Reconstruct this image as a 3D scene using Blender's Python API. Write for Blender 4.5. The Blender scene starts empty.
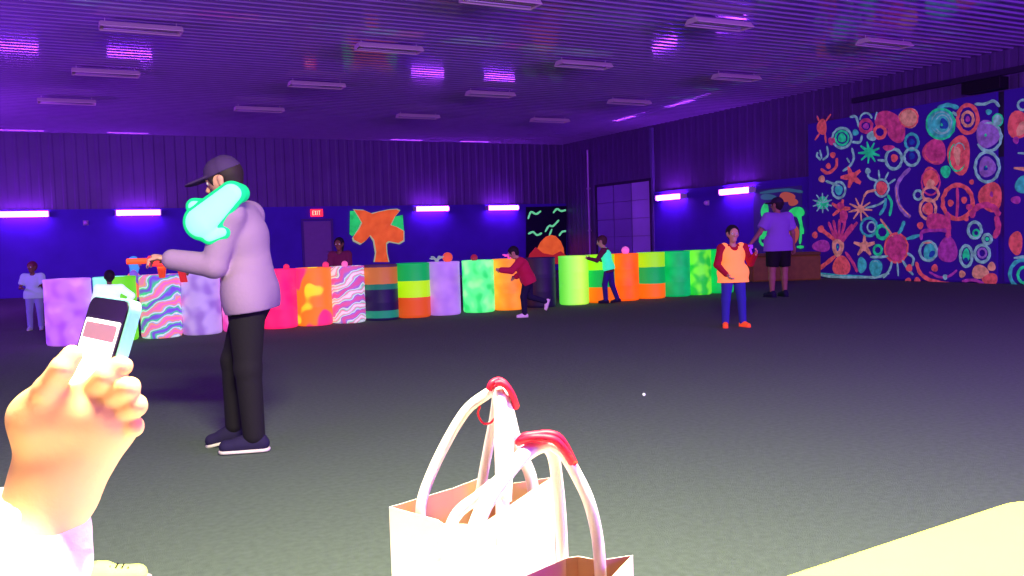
import bpy, bmesh, math, random
import numpy as np
from mathutils import Vector, Matrix
random.seed(7); rng = np.random.default_rng(7)
S = bpy.context.scene
C = S.collection
# ------------------------------------------------------------------ camera
F = 880.0; CX, CY, EYE = 512.0, 288.0, 1.22
yaw, pitch, roll = math.radians(27.3), math.radians(-3.19), math.radians(1.82)
fw = np.array([math.sin(yaw)*math.cos(pitch), math.cos(yaw)*math.cos(pitch), math.sin(pitch)])
r0 = np.array([math.cos(yaw), -math.sin(yaw), 0.0]); u0 = np.cross(r0, fw)
cR = math.cos(roll)*r0 - math.sin(roll)*u0; cU = math.sin(roll)*r0 + math.cos(roll)*u0
cd = bpy.data.cameras.new('camera'); cam = bpy.data.objects.new('camera', cd); C.objects.link(cam)
cd.sensor_width = 36.0; cd.lens = 36.0*F/1024.0; cd.clip_start = 0.02; cd.clip_end = 200
m = Matrix(((cR[0], cU[0], -fw[0]), (cR[1], cU[1], -fw[1]), (cR[2], cU[2], -fw[2]))).to_4x4()
m.translation = (0, 0, EYE); cam.matrix_world = m
S.camera = cam
# ------------------------------------------------------------------ world, exposure
w = bpy.data.worlds.new('world'); S.world = w; w.use_nodes = True
w.node_tree.nodes['Background'].inputs[0].default_value = (0.12, 0.05, 0.4, 1)
w.node_tree.nodes['Background'].inputs[1].default_value = 0.02
S.view_settings.view_transform = 'Standard'; S.view_settings.look = 'None'
S.view_settings.exposure = 0.0; S.view_settings.gamma = 1.0; S.view_settings.use_curve_mapping = False
S.cycles.use_denoising = True; S.cycles.max_bounces = 6; S.cycles.diffuse_bounces = 4
S.cycles.sample_clamp_indirect = 20.0
def area(name, loc, size, size_y, energy, col, target):
    l = bpy.data.lights.new(name, 'AREA'); l.shape = 'RECTANGLE'; l.size = size; l.size_y = size_y
    l.energy = energy; l.color = col
    o = bpy.data.objects.new(name, l); C.objects.link(o); o.location = loc
    o.rotation_euler = (Vector(target)-Vector(loc)).to_track_quat('-Z', 'Y').to_euler()
    return o
# the white house light over the spectators' tables (behind and above the camera)
area('spectator_lamp_light', (0.5, 0.7, 3.4), 1.2, 0.35, 700, (1.0, 0.95, 0.60), (0.9, 1.9, 0.0))
# added violet fill lights at the unseen front and left walls, brightening the ceiling
UVC = (0.30, 0.02, 1.0)
for x, y, z, tx, ty, tz, pw in ((5, -3.8, 3.0, 3, 14, 4.6, 560), (9.5, -3.8, 2.8, 8, 16, 4.5, 740), (14, -3.8, 2.6, 12, 16, 4.4, 680), (-4.8, 5, 2.6, 12, 14, 4.4, 230), (-4.8, 14, 2.6, 12, 22, 4.2, 330), (-4.8, 22, 2.6, 12, 24, 4.0, 360)):
    area('violet_fill_light', (x, y, z), 3.0, 0.5, pw, (0.36, 0.05, 1.0), (tx, ty, tz))

# ------------------------------------------------------------------ helpers
def lin(c):
    c = np.array(c, float)/255.0
    return tuple(np.where(c <= 0.04045, c/12.92, ((c+0.055)/1.055)**2.4))
def ray(px, py): return (px-CX)/F*cR - (py-CY)/F*cU + fw
def at_depth(px, py, z): return Vector(np.array([0, 0, EYE]) + ray(px, py)*z)
def on_plane(px, py, axis, d):
    v = ray(px, py); o = np.array([0, 0, EYE]); return Vector(o + v*(d-o[axis])/v[axis])
def on_floor(px, py, h=0.0): return on_plane(px, py, 2, h)
_cache = {}
def mat(name, rgb, rough=0.7, metal=0.0, glow=0.0, glow_rgb=None, noise=0.0, nscale=8.0, bump=0.0, bscale=60.0, spec=0.3):
    """one procedural material; glow = the fluorescence of paint and cloth under black light"""
    key = (name,)
    if key in _cache: return _cache[key]
    mt = bpy.data.materials.new(name); mt.use_nodes = True; nt = mt.node_tree; N = nt.nodes; L = nt.links
    b = N['Principled BSDF']; col = lin(rgb)
    b.inputs['Roughness'].default_value = rough; b.inputs['Metallic'].default_value = metal
    b.inputs['Specular IOR Level'].default_value = spec
    b.inputs['Base Color'].default_value = (*col, 1)
    tc = N.new('ShaderNodeTexCoord')
    if noise > 0:
        nz = N.new('ShaderNodeTexNoise'); nz.inputs['Scale'].default_value = nscale; nz.inputs['Detail'].default_value = 4
        L.new(tc.outputs['Object'], nz.inputs['Vector'])
        rp = N.new('ShaderNodeValToRGB'); rp.color_ramp.elements[0].position = 0.3; rp.color_ramp.elements[1].position = 0.7
        rp.color_ramp.elements[0].color = (*[c*(1-noise) for c in col], 1)
        rp.color_ramp.elements[1].color = (*[min(1, c*(1+noise*0.5)) for c in col], 1)
        L.new(nz.outputs['Fac'], rp.inputs['Fac']); L.new(rp.outputs['Color'], b.inputs['Base Color'])
        if glow: L.new(rp.outputs['Color'], b.inputs['Emission Color'])
    if glow:
        if not noise: b.inputs['Emission Color'].default_value = (*(lin(glow_rgb) if glow_rgb else col), 1)
        b.inputs['Emission Strength'].default_value = glow
    if bump > 0:
        nb = N.new('ShaderNodeTexNoise'); nb.inputs['Scale'].default_value = bscale; nb.inputs['Detail'].default_value = 3
        L.new(tc.outputs['Object'], nb.inputs['Vector'])
        bp = N.new('ShaderNodeBump'); bp.inputs['Strength'].default_value = bump; bp.inputs['Distance'].default_value = 0.01
        L.new(nb.outputs['Fac'], bp.inputs['Height']); L.new(bp.outputs['Normal'], b.inputs['Normal'])
    _cache[key] = mt
    return mt
def link(name, me, mats, parent=None, loc=None, rotz=0.0, smooth=False):
    for q in (mats if isinstance(mats, (list, tuple)) else [mats]): me.materials.append(q)
    o = bpy.data.objects.new(name, me); C.objects.link(o)
    if parent is not None: o.parent = parent
    if loc is not None: o.location = loc
    o.rotation_euler = (0, 0, rotz)
    if smooth: me.shade_smooth()
    return o
def tag(o, label, cat, group=None, kind=None):
    o['label'] = label; o['category'] = cat
    if group: o['group'] = group
    if kind: o['kind'] = kind
    return o
def struct(o): o['kind'] = 'structure'; return o
def empty(name, loc=(0, 0, 0), rotz=0.0):
    o = bpy.data.objects.new(name, None); C.objects.link(o); o.location = loc; o.rotation_euler = (0, 0, rotz); o.empty_display_size = 0.1
    return o
def me_from(name, v, f, mi=None):
    me = bpy.data.meshes.new(name); me.from_pydata([tuple(map(float, q)) for q in v], [], [tuple(int(i) for i in q) for q in f])
    if mi is not None: me.polygons.foreach_set('material_index', mi)
    me.update(); return me
class MB:
    def __init__(s): s.v = []; s.f = []; s.m = []
    def box(s, lo, hi, m=0):
        n = len(s.v); x0, y0, z0 = lo; x1, y1, z1 = hi
        s.v += [(x0,y0,z0),(x1,y0,z0),(x1,y1,z0),(x0,y1,z0),(x0,y0,z1),(x1,y0,z1),(x1,y1,z1),(x0,y1,z1)]
        s.f += [tuple(n+i for i in q) for q in ((0,3,2,1),(4,5,6,7),(0,1,5,4),(1,2,6,5),(2,3,7,6),(3,0,4,7))]; s.m += [m]*6; return s
    def lathe(s, prof, seg=40, c=(0,0,0), m=0, cap=True):
        n = len(s.v); k = len(prof)
        for r, z in prof:
            for i in range(seg):
                a = 2*math.pi*i/seg; s.v.append((c[0]+r*math.cos(a), c[1]+r*math.sin(a), c[2]+z))
        for j in range(k-1):
            for i in range(seg):
                i2 = (i+1) % seg; s.f.append((n+j*seg+i, n+j*seg+i2, n+(j+1)*seg+i2, n+(j+1)*seg+i)); s.m.append(m)
        if cap:
            s.f.append(tuple(n+i for i in reversed(range(seg)))); s.m.append(m)
            s.f.append(tuple(n+(k-1)*seg+i for i in range(seg))); s.m.append(m)
        return s
    def tube(s, pts, r, seg=10, m=0, flat=1.0):
        pts = [Vector(p) for p in pts]; n0 = len(s.v); K = len(pts); rr = r if isinstance(r, (list, tuple)) else [r]*K
        ref = Vector((0, 0, 1)); prev = None
        for i, p in enumerate(pts):
            t = (pts[min(i+1, K-1)]-pts[max(i-1, 0)]).normalized()
            if prev is None:
                a = t.cross(ref)
                if a.length < 0.1: a = t.cross(Vector((1, 0, 0)))
                a.normalize()
            else: a = (prev - t*prev.dot(t)).normalized()
            prev = a; b = t.cross(a)
            for q in range(seg):
                an = 2*math.pi*q/seg; s.v.append(tuple(p + a*math.cos(an)*rr[i] + b*math.sin(an)*rr[i]*flat))
        for i in range(K-1):
            for q in range(seg):
                q2 = (q+1) % seg; s.f.append((n0+i*seg+q, n0+i*seg+q2, n0+(i+1)*seg+q2, n0+(i+1)*seg+q)); s.m.append(m)
        s.f.append(tuple(n0+q for q in reversed(range(seg)))); s.f.append(tuple(n0+(K-1)*seg+q for q in range(seg))); s.m += [m, m]
        return s
    def prism(s, poly, base, thick, ax, ay, n, m=0):
        """poly (u,v) extruded: base + u*ax + v*ay, thickness along n"""
        k0 = len(s.v); base, ax, ay, n = Vector(base), Vector(ax), Vector(ay), Vector(n); K = len(poly)
        for t in (0, thick):
            for a, b in poly: s.v.append(tuple(base+ax*a+ay*b+n*t))
        s.f.append(tuple(k0+i for i in reversed(range(K)))); s.f.append(tuple(k0+K+i for i in range(K))); s.m += [m, m]
        for i in range(K): s.f.append((k0+i, k0+(i+1) % K, k0+K+(i+1) % K, k0+K+i)); s.m.append(m)
        return s
    def sphere(s, c, r, seg=14, m=0, sz=1.0):
        prof = [(max(1e-4, r*math.sin(math.pi*j/8)), -r*sz*math.cos(math.pi*j/8)) for j in range(9)]
        return s.lathe(prof, seg, c, m, cap=False)
    def build(s, name, mats, parent=None, loc=None, rotz=0.0, smooth=False, bevel=0.0):
        me = me_from(name, s.v, s.f, s.m)
        bm = bmesh.new(); bm.from_mesh(me); bmesh.ops.recalc_face_normals(bm, faces=bm.faces)
        bm.to_mesh(me); bm.free()
        o = link(name, me, mats, parent, loc, rotz, smooth)
        if bevel > 0:
            b = o.modifiers.new('bevel', 'BEVEL'); b.width = bevel; b.segments = 3; b.limit_method = 'ANGLE'
        return o
def spline(pts, n=8):
    P = [np.array(p, float) for p in pts]; P = [2*P[0]-P[1]] + P + [2*P[-1]-P[-2]]; out = []
    for i in range(1, len(P)-2):
        for k in range(n):
            t = k/n; a, b, c, d = P[i-1], P[i], P[i+1], P[i+2]
            out.append(0.5*((2*b)+(c-a)*t+(2*a-5*b+4*c-d)*t*t+(3*b-a-3*c+d)*t**3))
    out.append(P[-2]); return out
# ------------------------------------------------------------------ smooth solid bodies (distance field -> surface nets)
def cap(a, b, ra, rb=None, k=None, n=None, s=1.0, op='add'):
    return dict(a=np.array(a, float), b=np.array(b, float), ra=ra, rb=ra if rb is None else rb, k=k, n=n, s=s, op=op)
def half(p, n): return dict(op='half', a=np.array(p, float), n=np.array(n, float))
def field_mesh(name, prims, res, k=0.02, relax=1):
    lo = np.min([np.minimum(p['a'], p['b'])-max(p['ra'], p['rb']) for p in prims if p['op'] == 'add'], axis=0)-3*res
    hi = np.max([np.maximum(p['a'], p['b'])+max(p['ra'], p['rb']) for p in prims if p['op'] == 'add'], axis=0)+3*res
    n = np.ceil((hi-lo)/res).astype(int)+1
    D = np.full(n, 1.0, np.float32); ax = [lo[i]+res*np.arange(n[i]) for i in range(3)]
    for p in prims:
        if p['op'] == 'half':
            X, Y, Z = np.meshgrid(*ax, indexing='ij', sparse=True)
            d = (X-p['a'][0])*p['n'][0]+(Y-p['a'][1])*p['n'][1]+(Z-p['a'][2])*p['n'][2]
            D = np.maximum(D, d.astype(np.float32)); continue
        kk = p['k'] if p['k'] is not None else k
        pad = max(p['ra'], p['rb'])+kk+3*res
        l = np.minimum(p['a'], p['b'])-pad; h = np.maximum(p['a'], p['b'])+pad
        i0 = np.clip(((l-lo)/res).astype(int), 0, n); i1 = np.clip(((h-lo)/res).astype(int)+1, 0, n)
        if np.any(i1 <= i0): continue
        sl = tuple(slice(i0[i], i1[i]) for i in range(3))
        X, Y, Z = np.meshgrid(*[ax[i][sl[i]] for i in range(3)], indexing='ij', sparse=True)
        a, ba = p['a'], p['b']-p['a']; L2 = max(ba@ba, 1e-12)
        x, y, z = X-a[0], Y-a[1], Z-a[2]
        t = np.clip((x*ba[0]+y*ba[1]+z*ba[2])/L2, 0, 1)
        x, y, z = x-t*ba[0], y-t*ba[1], z-t*ba[2]
        if p['n'] is not None:
            q = np.array(p['n'], float); q = q/np.linalg.norm(q); dn = (x*q[0]+y*q[1]+z*q[2])*(p['s']-1)
            x, y, z = x+dn*q[0], y+dn*q[1], z+dn*q[2]
        d = (np.sqrt(x*x+y*y+z*z)-(p['ra']+(p['rb']-p['ra'])*t)).astype(np.float32)
        E = D[sl]
        if p['op'] == 'add':
            hh = np.maximum(kk-np.abs(E-d), 0)/max(kk, 1e-6); D[sl] = np.minimum(E, d)-hh*hh*kk*0.25
        else:
            D[sl] = np.maximum(E, -d)
    ins = D < 0
    c = np.zeros(n-1, np.int8)
    for dx in (0, 1):
        for dy in (0, 1):
            for dz in (0, 1): c += ins[dx:n[0]-1+dx, dy:n[1]-1+dy, dz:n[2]-1+dz]
    act = (c > 0) & (c < 8); idx = np.full(n-1, -1, np.int64); cells = np.argwhere(act); idx[act] = np.arange(len(cells))
    acc = np.zeros((len(cells), 3)); cnt = np.zeros(len(cells))
    for axis in range(3):
        o = [q for q in range(3) if q != axis]
        for u in (0, 1):
            for v in (0, 1):
                p0 = cells.copy(); p0[:, o[0]] += u; p0[:, o[1]] += v; p1 = p0.copy(); p1[:, axis] += 1
                d0 = D[tuple(p0.T)]; d1 = D[tuple(p1.T)]; x = (d0 < 0) != (d1 < 0)
                t = np.where(x, d0/np.where(x, d0-d1, 1), 0)
                pt = p0.astype(float); pt[:, axis] += t
                acc[x] += pt[x]; cnt[x] += 1
    V = lo + res*acc/cnt[:, None]
    Fs = []
    for axis in range(3):
        o = [(axis+1) % 3, (axis+2) % 3]
        sl0 = [slice(None)]*3; sl1 = [slice(None)]*3; sl0[axis] = slice(0, -1); sl1[axis] = slice(1, None)
        A, B = ins[tuple(sl0)], ins[tuple(sl1)]
        e = np.argwhere(A != B); e = e[(e[:, o[0]] > 0) & (e[:, o[1]] > 0) & (e[:, o[0]] < n[o[0]]-1) & (e[:, o[1]] < n[o[1]]-1)]
        if not len(e): continue
        fl = A[tuple(e.T)]
        def g(u, v):
            q = e.copy(); q[:, o[0]] -= u; q[:, o[1]] -= v; return idx[tuple(q.T)]
        qd = np.stack([g(1, 1), g(0, 1), g(0, 0), g(1, 0)], 1); qd[~fl] = qd[~fl][:, ::-1]; Fs.append(qd)
    Fq = np.concatenate(Fs)
    for _ in range(relax):
        s = np.zeros_like(V); q = np.zeros(len(V))
        for a in range(4):
            b = (a+1) % 4; np.add.at(s, Fq[:, a], V[Fq[:, b]]); np.add.at(s, Fq[:, b], V[Fq[:, a]]); np.add.at(q, Fq[:, a], 1); np.add.at(q, Fq[:, b], 1)
        V = V*0.5+0.5*s/q[:, None]
    me = bpy.data.meshes.new(name); me.vertices.add(len(V)); me.vertices.foreach_set('co', V.astype(np.float32).ravel())
    me.loops.add(Fq.size); me.loops.foreach_set('vertex_index', Fq.astype(np.int32).ravel())
    me.polygons.add(len(Fq)); me.polygons.foreach_set('loop_start', (np.arange(len(Fq))*4).astype(np.int32))
    me.update(calc_edges=True); me.validate(); me.shade_smooth()
    return me

# ================================================================== THE ROOM
XL, XR, YF, YB, ZC = -5.0, 17.1, -4.0, 28.6, 4.7
m_turf = mat('turf', (100, 114, 102), 0.95, noise=0.14, nscale=30.0, bump=0.8, bscale=260.0, spec=0.1)
m_deck = mat('ceiling_deck', (172, 140, 200), 0.075, metal=0.0, noise=0.08, nscale=3, spec=0.8)
m_metalwall = mat('wall_sheet', (106, 76, 132), 0.45, metal=0.3, noise=0.12, nscale=1.2)
m_bluewall = mat('blue_wall_paint', (86, 44, 190), 0.6, noise=0.12, nscale=1.5)
o = MB().box((XL, YF, -0.12), (XR, YB, 0)).build('floor', m_turf); struct(o)
def corrugated(name, along, pitch, depth, length, mt, place):
    """ribbed metal sheet: profile runs along u, ribs run along v; place(u, v, h) -> world"""
    us = []; u = 0.0
    while u < along-1e-6:
        for du, h in ((0, 0), (pitch*0.55, 0), (pitch*0.66, depth), (pitch*0.89, depth)):
            if u+du <= along: us.append((u+du, h))
        u += pitch
    us.append((along, 0)); v = []; f = []; K = len(us)
    for L_ in (0, length):
        for a, h in us: v.append(place(a, L_, h))
    for L_ in (0, length):
        for a, h in ((along, -0.12), (0, -0.12)): v.append(place(a, L_, h))
    for i in range(K-1): f.append((i, i+1, K+i+1, K+i))
    f.append((2*K, 2*K+1, 2*K+3, 2*K+2)); f.append((0, K, 2*K+3, 2*K+1)); f.append((K-1, 2*K, 2*K+2, 2*K-1))
    me = me_from(name, v, f); o = link(name, me, mt); return struct(o)
corrugated('ceiling', YB-YF, 0.23, 0.022, XR-XL, m_deck, lambda a, l, h: (XL+l, YF+a, ZC-h))
corrugated('wall_back', XR-XL, 0.30, 0.009, ZC, m_metalwall, lambda a, l, h: (XL+a, YB-h, l))
corrugated('wall_right', YB-YF, 0.30, 0.009, ZC, m_metalwall, lambda a, l, h: (XR-h, YF+a, l))
o = MB().box((XL-0.12, YF, 0), (XL, YB, ZC)).build('wall_left', m_metalwall); struct(o)
o = MB().box((XL, YF-0.12, 0), (XR, YF, ZC)).build('wall_front', m_metalwall); struct(o)
# blue painted lower panelling
o = MB().box((XL, YB-0.09, 0), (XR, YB-0.036, 2.48)).build('wall_back_panelling', m_bluewall); struct(o)
o = MB().box((XR-0.09, YF, 0), (XR-0.036, 22.9, 2.56)).build('wall_right_panelling', m_bluewall); struct(o)
m_trim = mat('dark_trim', (52, 34, 70), 0.6)
o = MB().box((XR-0.12, YF, 4.18), (XR-0.036, 15.0, 4.30)).build('trim_1', m_trim); struct(o)
o = MB().box((XR-0.13, 22.9, 0), (XR-0.036, 23.02, 4.6)).build('trim_3', mat('corner_trim', (110, 90, 150), 0.5)); struct(o)
# back wall door with exit sign
m_door = mat('door_paint', (150, 110, 165), 0.5, noise=0.05)
d = empty('door_1', (7.62, YB-0.09, 0)); d['kind'] = 'structure'
MB().box((-0.45, -0.045, 0.01), (0.45, -0.005, 2.0)).build('door_leaf', m_door, d, bevel=0.004)
MB().box((-0.52, -0.06, 0), (-0.455, 0, 2.08)).box((0.455, -0.06, 0), (0.52, 0, 2.08)).box((-0.455, -0.06, 2.02), (0.455, 0, 2.08)).build('door_frame', mat('door_frame_paint', (95, 62, 140), 0.5), d)
MB().tube([(0.36, -0.045, 1.0), (0.36, -0.09, 1.0), (0.27, -0.095, 1.0)], 0.012).build('door_handle', mat('steel', (170, 165, 180), 0.3, metal=0.9), d)
# big sectional door near the far corner on the right wall
m_sd = mat('sectional_door_paint', (150, 112, 200), 0.45, noise=0.1, nscale=1)
m_sdl = mat('sectional_door_pale', (205, 165, 245), 0.4, noise=0.1, nscale=1)
d = empty('door_2', (XR-0.036, 25.0, 0)); d['kind'] = 'structure'
for i, (y0, y1) in enumerate(((-0.95, -1.95), (0.1, -0.9), (1.15, 0.15))):
    b = MB()
    for j in range(5): b.box((-0.10, min(y0, y1), 0.02+j*0.585), (-0.01, max(y0, y1), 0.595+j*0.585))
    b.build('door_panel', m_sdl if i == 0 else m_sd, d, bevel=0.008)
MB().box((-0.13, -2.02, 0), (0, -1.96, 3.02)).box((-0.13, 1.16, 0), (0, 1.24, 3.02)).box((-0.13, -1.96, 2.95), (0, 1.16, 3.02)).build('door_frame', m_trim, d)
# pale conduit running down the wall beside it
o = MB().tube([(XR-0.1, 26.75, 4.3), (XR-0.1, 26.75, 0.05)], 0.035).box((XR-0.14, 26.69, 2.9), (XR-0.036, 26.81, 2.96)).box((XR-0.14, 26.69, 1.4), (XR-0.036, 26.81, 1.46)).build('wall_conduit', mat('conduit', (190, 150, 200), 0.4, metal=0.4))
tag(o, 'pale vertical pipe running down the dark wall near the far corner', 'pipe')

# ------------------------------------------------------------------ black light tubes on the walls
m_tube = mat('violet_tube', (120, 40, 255), 0.3, glow=34.0, glow_rgb=(165, 60, 255))
m_white_metal = mat('white_enamel', (215, 205, 205), 0.4)
def black_light(pos, wall, label):
    e = empty('wall_light', pos, 0 if wall == 'back' else -math.pi/2)
    tag(e, label, 'light', 'violet tube lights on the walls')
    MB().box((-0.64, -0.03, -0.055), (0.64, 0.05, 0.06)).build('housing', m_white_metal, e, bevel=0.006)
    MB().tube([(-0.6, -0.10, 0), (0.6, -0.10, 0)], 0.08, 14).build('tube', m_tube, e, smooth=True)  # radius widened so the shape takes in the tube's bloom
    for s in (-1, 1): MB().box((s*0.62-0.02, -0.185, -0.085), (s*0.62+0.02, -0.025, 0.085)).build('end_cap', m_white_metal, e, bevel=0.004)
for x, lb in ((-0.73, 'leftmost glowing violet tube light on the back wall'), (2.24, 'glowing violet tube light on the back wall left of the walking man'),
              (11.62, 'glowing violet tube light right of the orange tree picture'), (14.37, 'glowing violet tube light left of the green birds picture')):
    black_light((x, YB-0.15, 2.35), 'back', lb)
for y, lb in ((21.88, 'glowing violet tube light on the right wall, the farther one beside the big door'), (18.92, 'glowing violet tube light on the right wall, above the boy in the orange bib')):
    black_light((XR-0.15, y, 2.35), 'right', lb)
# ------------------------------------------------------------------ exit sign
e = empty('exit_sign', (7.62, YB-0.09, 2.27)); tag(e, 'small red lit exit sign above the pale door', 'sign')
m_red = mat('exit_red', (255, 30, 50), 0.4, glow=1.6, glow_rgb=(255, 40, 60))
m_exw = mat('exit_letters', (255, 190, 160), 0.4, glow=2.5, glow_rgb=(255, 160, 120))
MB().box((-0.2, -0.07, -0.12), (0.2, 0, 0.12)).build('housing', m_red, e, bevel=0.008)
b = MB()
def letter(rects, ox):
    for x0, z0, x1, z1 in rects: b.box((ox+x0, -0.078, z0), (ox+x1, -0.068, z1))
letter(((0, -.07, .016, .07), (.016, .054, .055, .07), (.016, -.008, .045, .008), (.016, -.07, .055, -.054)), -0.15)
b.prism([(-.075, -.07), (-.057, -.07), (-.018, .07), (-.036, .07)], (0, -.068, 0), 0.01, (1, 0, 0), (0, 0, 1), (0, -1, 0))
b.prism([(-.036, -.07), (-.018, -.07), (-.057, .07), (-.075, .07)], (0, -.0682, 0), 0.01, (1, 0, 0), (0, 0, 1), (0, -1, 0))
letter(((0, -.07, .016, .07),), 0.008)
letter(((0, .054, .06, .07), (.022, -.07, .038, .054)), 0.05)
b.build('lettering', m_exw, e)
# small round devices on the walls
def dome(pos, wall, label):
    e = empty('wall_camera', pos, 0 if wall == 'back' else -math.pi/2); tag(e, label, 'camera')
    MB().box((-0.07, -0.03, -0.07), (0.07, 0.0, 0.07)).build('base_plate', m_white_metal, e, bevel=0.01)
    MB().sphere((0, -0.07, 0), 0.065).build('dome', mat('pale_dome', (230, 170, 230), 0.3), e, smooth=True)
dome((0.82, YB-0.09, 2.08), 'back', 'small pale round camera on the back wall between two violet tubes')
dome((XR-0.09, 20.3, 2.09), 'right', 'small pale round camera on the right wall between two violet tubes')

# ------------------------------------------------------------------ ceiling fixtures (high bay, switched off)
m_fx = mat('fixture_enamel', (225, 205, 205), 0.35)
m_fxin = mat('fixture_tubes_off', (205, 190, 210), 0.25)
def fixture(x, y, label):
    e = empty('ceiling_light', (x, y, 4.56)); tag(e, label, 'ceiling light', 'switched off white ceiling lights')
    b = MB()
    L_, W_ = 0.57, 0.17
    for s in (-1, 1):   # sloped reflector wings
        b.prism([(0, 0.06), (0, 0.045), (s*0.10, 0.045), (s*W_, -0.03), (s*W_, -0.015), (s*0.10, 0.06)], (-L_, 0, 0), 2*L_, (0, 1, 0), (0, 0, 1), (1, 0, 0))
    b.build('reflector', m_fx, e)
    for s in (-1, 1): MB().prism([(-0.10, 0.05), (-W_, -0.028), (W_, -0.028), (0.10, 0.05)], (s*L_, 0, 0), 0.012*s, (0, 1, 0), (0, 0, 1), (1, 0, 0)).build('end_plate', m_fx, e)
    MB().box((-L_+0.03, -0.045, 0.0), (L_-0.03, 0.045, 0.045)).build('ballast_cover', m_fx, e, bevel=0.006)
    for s in (-0.09, 0.09): MB().tube([(-L_+0.05, s, -0.005), (L_-0.05, s, -0.005)], 0.016, 8).build('tube', m_fxin, e, smooth=True)
    for s in (-0.5, 0.5): MB().tube([(s, 0, 0.05), (s, 0, 0.125)], 0.006, 6).build('hanger', m_white_metal, e)
FX = {(1.33, 14.5): (0, 0), (5.75, 11.2): (1, 0), (9.7, 11.2): (2, 0), (13.66, 11.3): (3, 0), (1.02, 18.3): (0, 1), (5.3, 14.6): (1, 1), (9.35, 14.75): (2, 1), (13.35, 14.9): (3, 1),
      (0.4, 22.0): (0, 2), (5.05, 18.4): (1, 2), (9.1, 18.4): (2, 2), (13.05, 18.5): (3, 2), (4.6, 22.05): (1, 3), (8.8, 22.2): (2, 3), (12.75, 22.0): (3, 3)}
side = {0: 'leftmost', 1: 'second-from-left', 2: 'third-from-left', 3: 'rightmost'}
rank = {0: 'nearest', 1: 'second nearest', 2: 'third nearest', 3: 'farthest'}
for (x, y), (c_, r_) in FX.items(): fixture(x, y, 'white unlit ceiling light, %s of the %s line' % (rank[r_], side[c_]))

# ================================================================== PAINTED PICTURES ON THE WALLS
PC = dict(coral=(218, 84, 96), pink=(188, 58, 120), mag=(160, 52, 150), teal=(62, 168, 172), mint=(128, 176, 178), green=(38, 205, 140), lilac=(140, 92, 178), peach=(214, 138, 122), blue=(30, 60, 150))
PCM = {k: mat('fluorescent_paint_'+k, v, 0.7, glow=0.44, noise=0.45, nscale=9) for k, v in PC.items()}
m_canvas = mat('mural_ground', (58, 26, 140), 0.7, glow=0.25, glow_rgb=(50, 16, 140), noise=0.0, bump=0.2)
class Paint:
    """raised brush marks on a board; coordinates given where they show, put on the board's plane"""
    def __init__(s, axis, d, nrm, mats): s.mb = MB(); s.axis = axis; s.d = d; s.n = Vector(nrm); s.k = 0; s.mats = list(mats); s.names = list(mats)
    def P(s, x, y): return on_plane(x, y, s.axis, s.d)
    def ribbon(s, pts, w, c, closed=False):
        P = [s.P(*p) for p in pts]; K = len(P); s.k += 1; off = s.n*(0.003+0.00012*s.k); n0 = len(s.mb.v)
        sc = (s.P(pts[0][0]+1, pts[0][1])-s.P(*pts[0])).length; 
        ww = w*s.scale/2
        for i in range(K):
            a = P[(i-1) % K] if closed else P[max(i-1, 0)]; b = P[(i+1) % K] if closed else P[min(i+1, K-1)]
            t = (b-a).normalized(); q = s.n.cross(t)
            wj = ww*(1+0.12*math.sin(i*1.7+s.k))
            if not closed and i in (0, K-1): wj *= 0.55
            for sg, h in ((-1, 0), (-0.6, 1), (0.6, 1), (1, 0)): s.mb.v.append(tuple(P[i]+q*sg*wj+off+s.n*(0.006*h-0.002*(1-h))))
        ci = s.names.index(c)
        for i in range(K if closed else K-1):
            j = (i+1) % K
            for e_ in range(3): s.mb.f.append((n0+4*i+e_, n0+4*i+e_+1, n0+4*j+e_+1, n0+4*j+e_)); s.mb.m.append(ci)
    def ring(s, x, y, rx, ry, w, c, a0=0, a1=360):
        full = a1-a0 >= 360; K = 26 if full else 18
        pts = [(x+rx*math.cos(math.radians(a0+(a1-a0)*i/(K if full else K-1)))*(1+0.04*math.sin(3*i+x)), y-ry*math.sin(math.radians(a0+(a1-a0)*i/(K if full else K-1)))) for i in range(K)]
        s.ribbon(pts, w, c, full)
    def blob(s, x, y, rx, ry, c):
        K = 20; s.k += 1; off = s.n*(0.003+0.00012*s.k); n0 = len(s.mb.v); s.mb.v.append(tuple(s.P(x, y)+off+s.n*0.007)); ci = s.names.index(c)
        for f_, h in ((0.85, 0.006), (1.0, -0.002)):
            for i in range(K):
                a = 2*math.pi*i/K; g = 1+0.07*math.sin(2.0*a*1.5+x)
                s.mb.v.append(tuple(s.P(x+rx*f_*g*math.cos(a), y+ry*f_*g*math.sin(a))+off+s.n*h))
        for i in range(K):
            j = (i+1) % K; s.mb.f.append((n0, n0+1+i, n0+1+j)); s.mb.f.append((n0+1+i, n0+1+K+i, n0+1+K+j, n0+1+j)); s.mb.m += [ci, ci]
    def line(s, pts, w, c): s.ribbon([(p[0], p[1]) for p in (spline(pts, 5) if len(pts) > 2 else [pts[0], ((pts[0][0]+pts[1][0])/2, (pts[0][1]+pts[1][1])/2), pts[1]])], w, c)
    def star(s, x, y, r, n, w, c, a0=0.3, r2=1.0):
        for i in range(n):
            a = a0+2*math.pi*i/n; l = r*(1 if i % 2 else r2)
            s.line([(x, y), (x+l*math.cos(a), y+l*math.sin(a))], w, c)
    def spiral(s, x, y, r, w, c, turns=2.3):
        K = int(14*turns); s.line([(x+r*(0.15+0.85*i/K)*math.cos(2*math.pi*turns*i/K), y+1.15*r*(0.15+0.85*i/K)*math.sin(2*math.pi*turns*i/K)) for i in range(0, K+1, 2)], w, c)
XM = XR-0.17
p = Paint(0, XM, (-1, 0, 0), PCM.keys()); p.scale = 0.021
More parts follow.
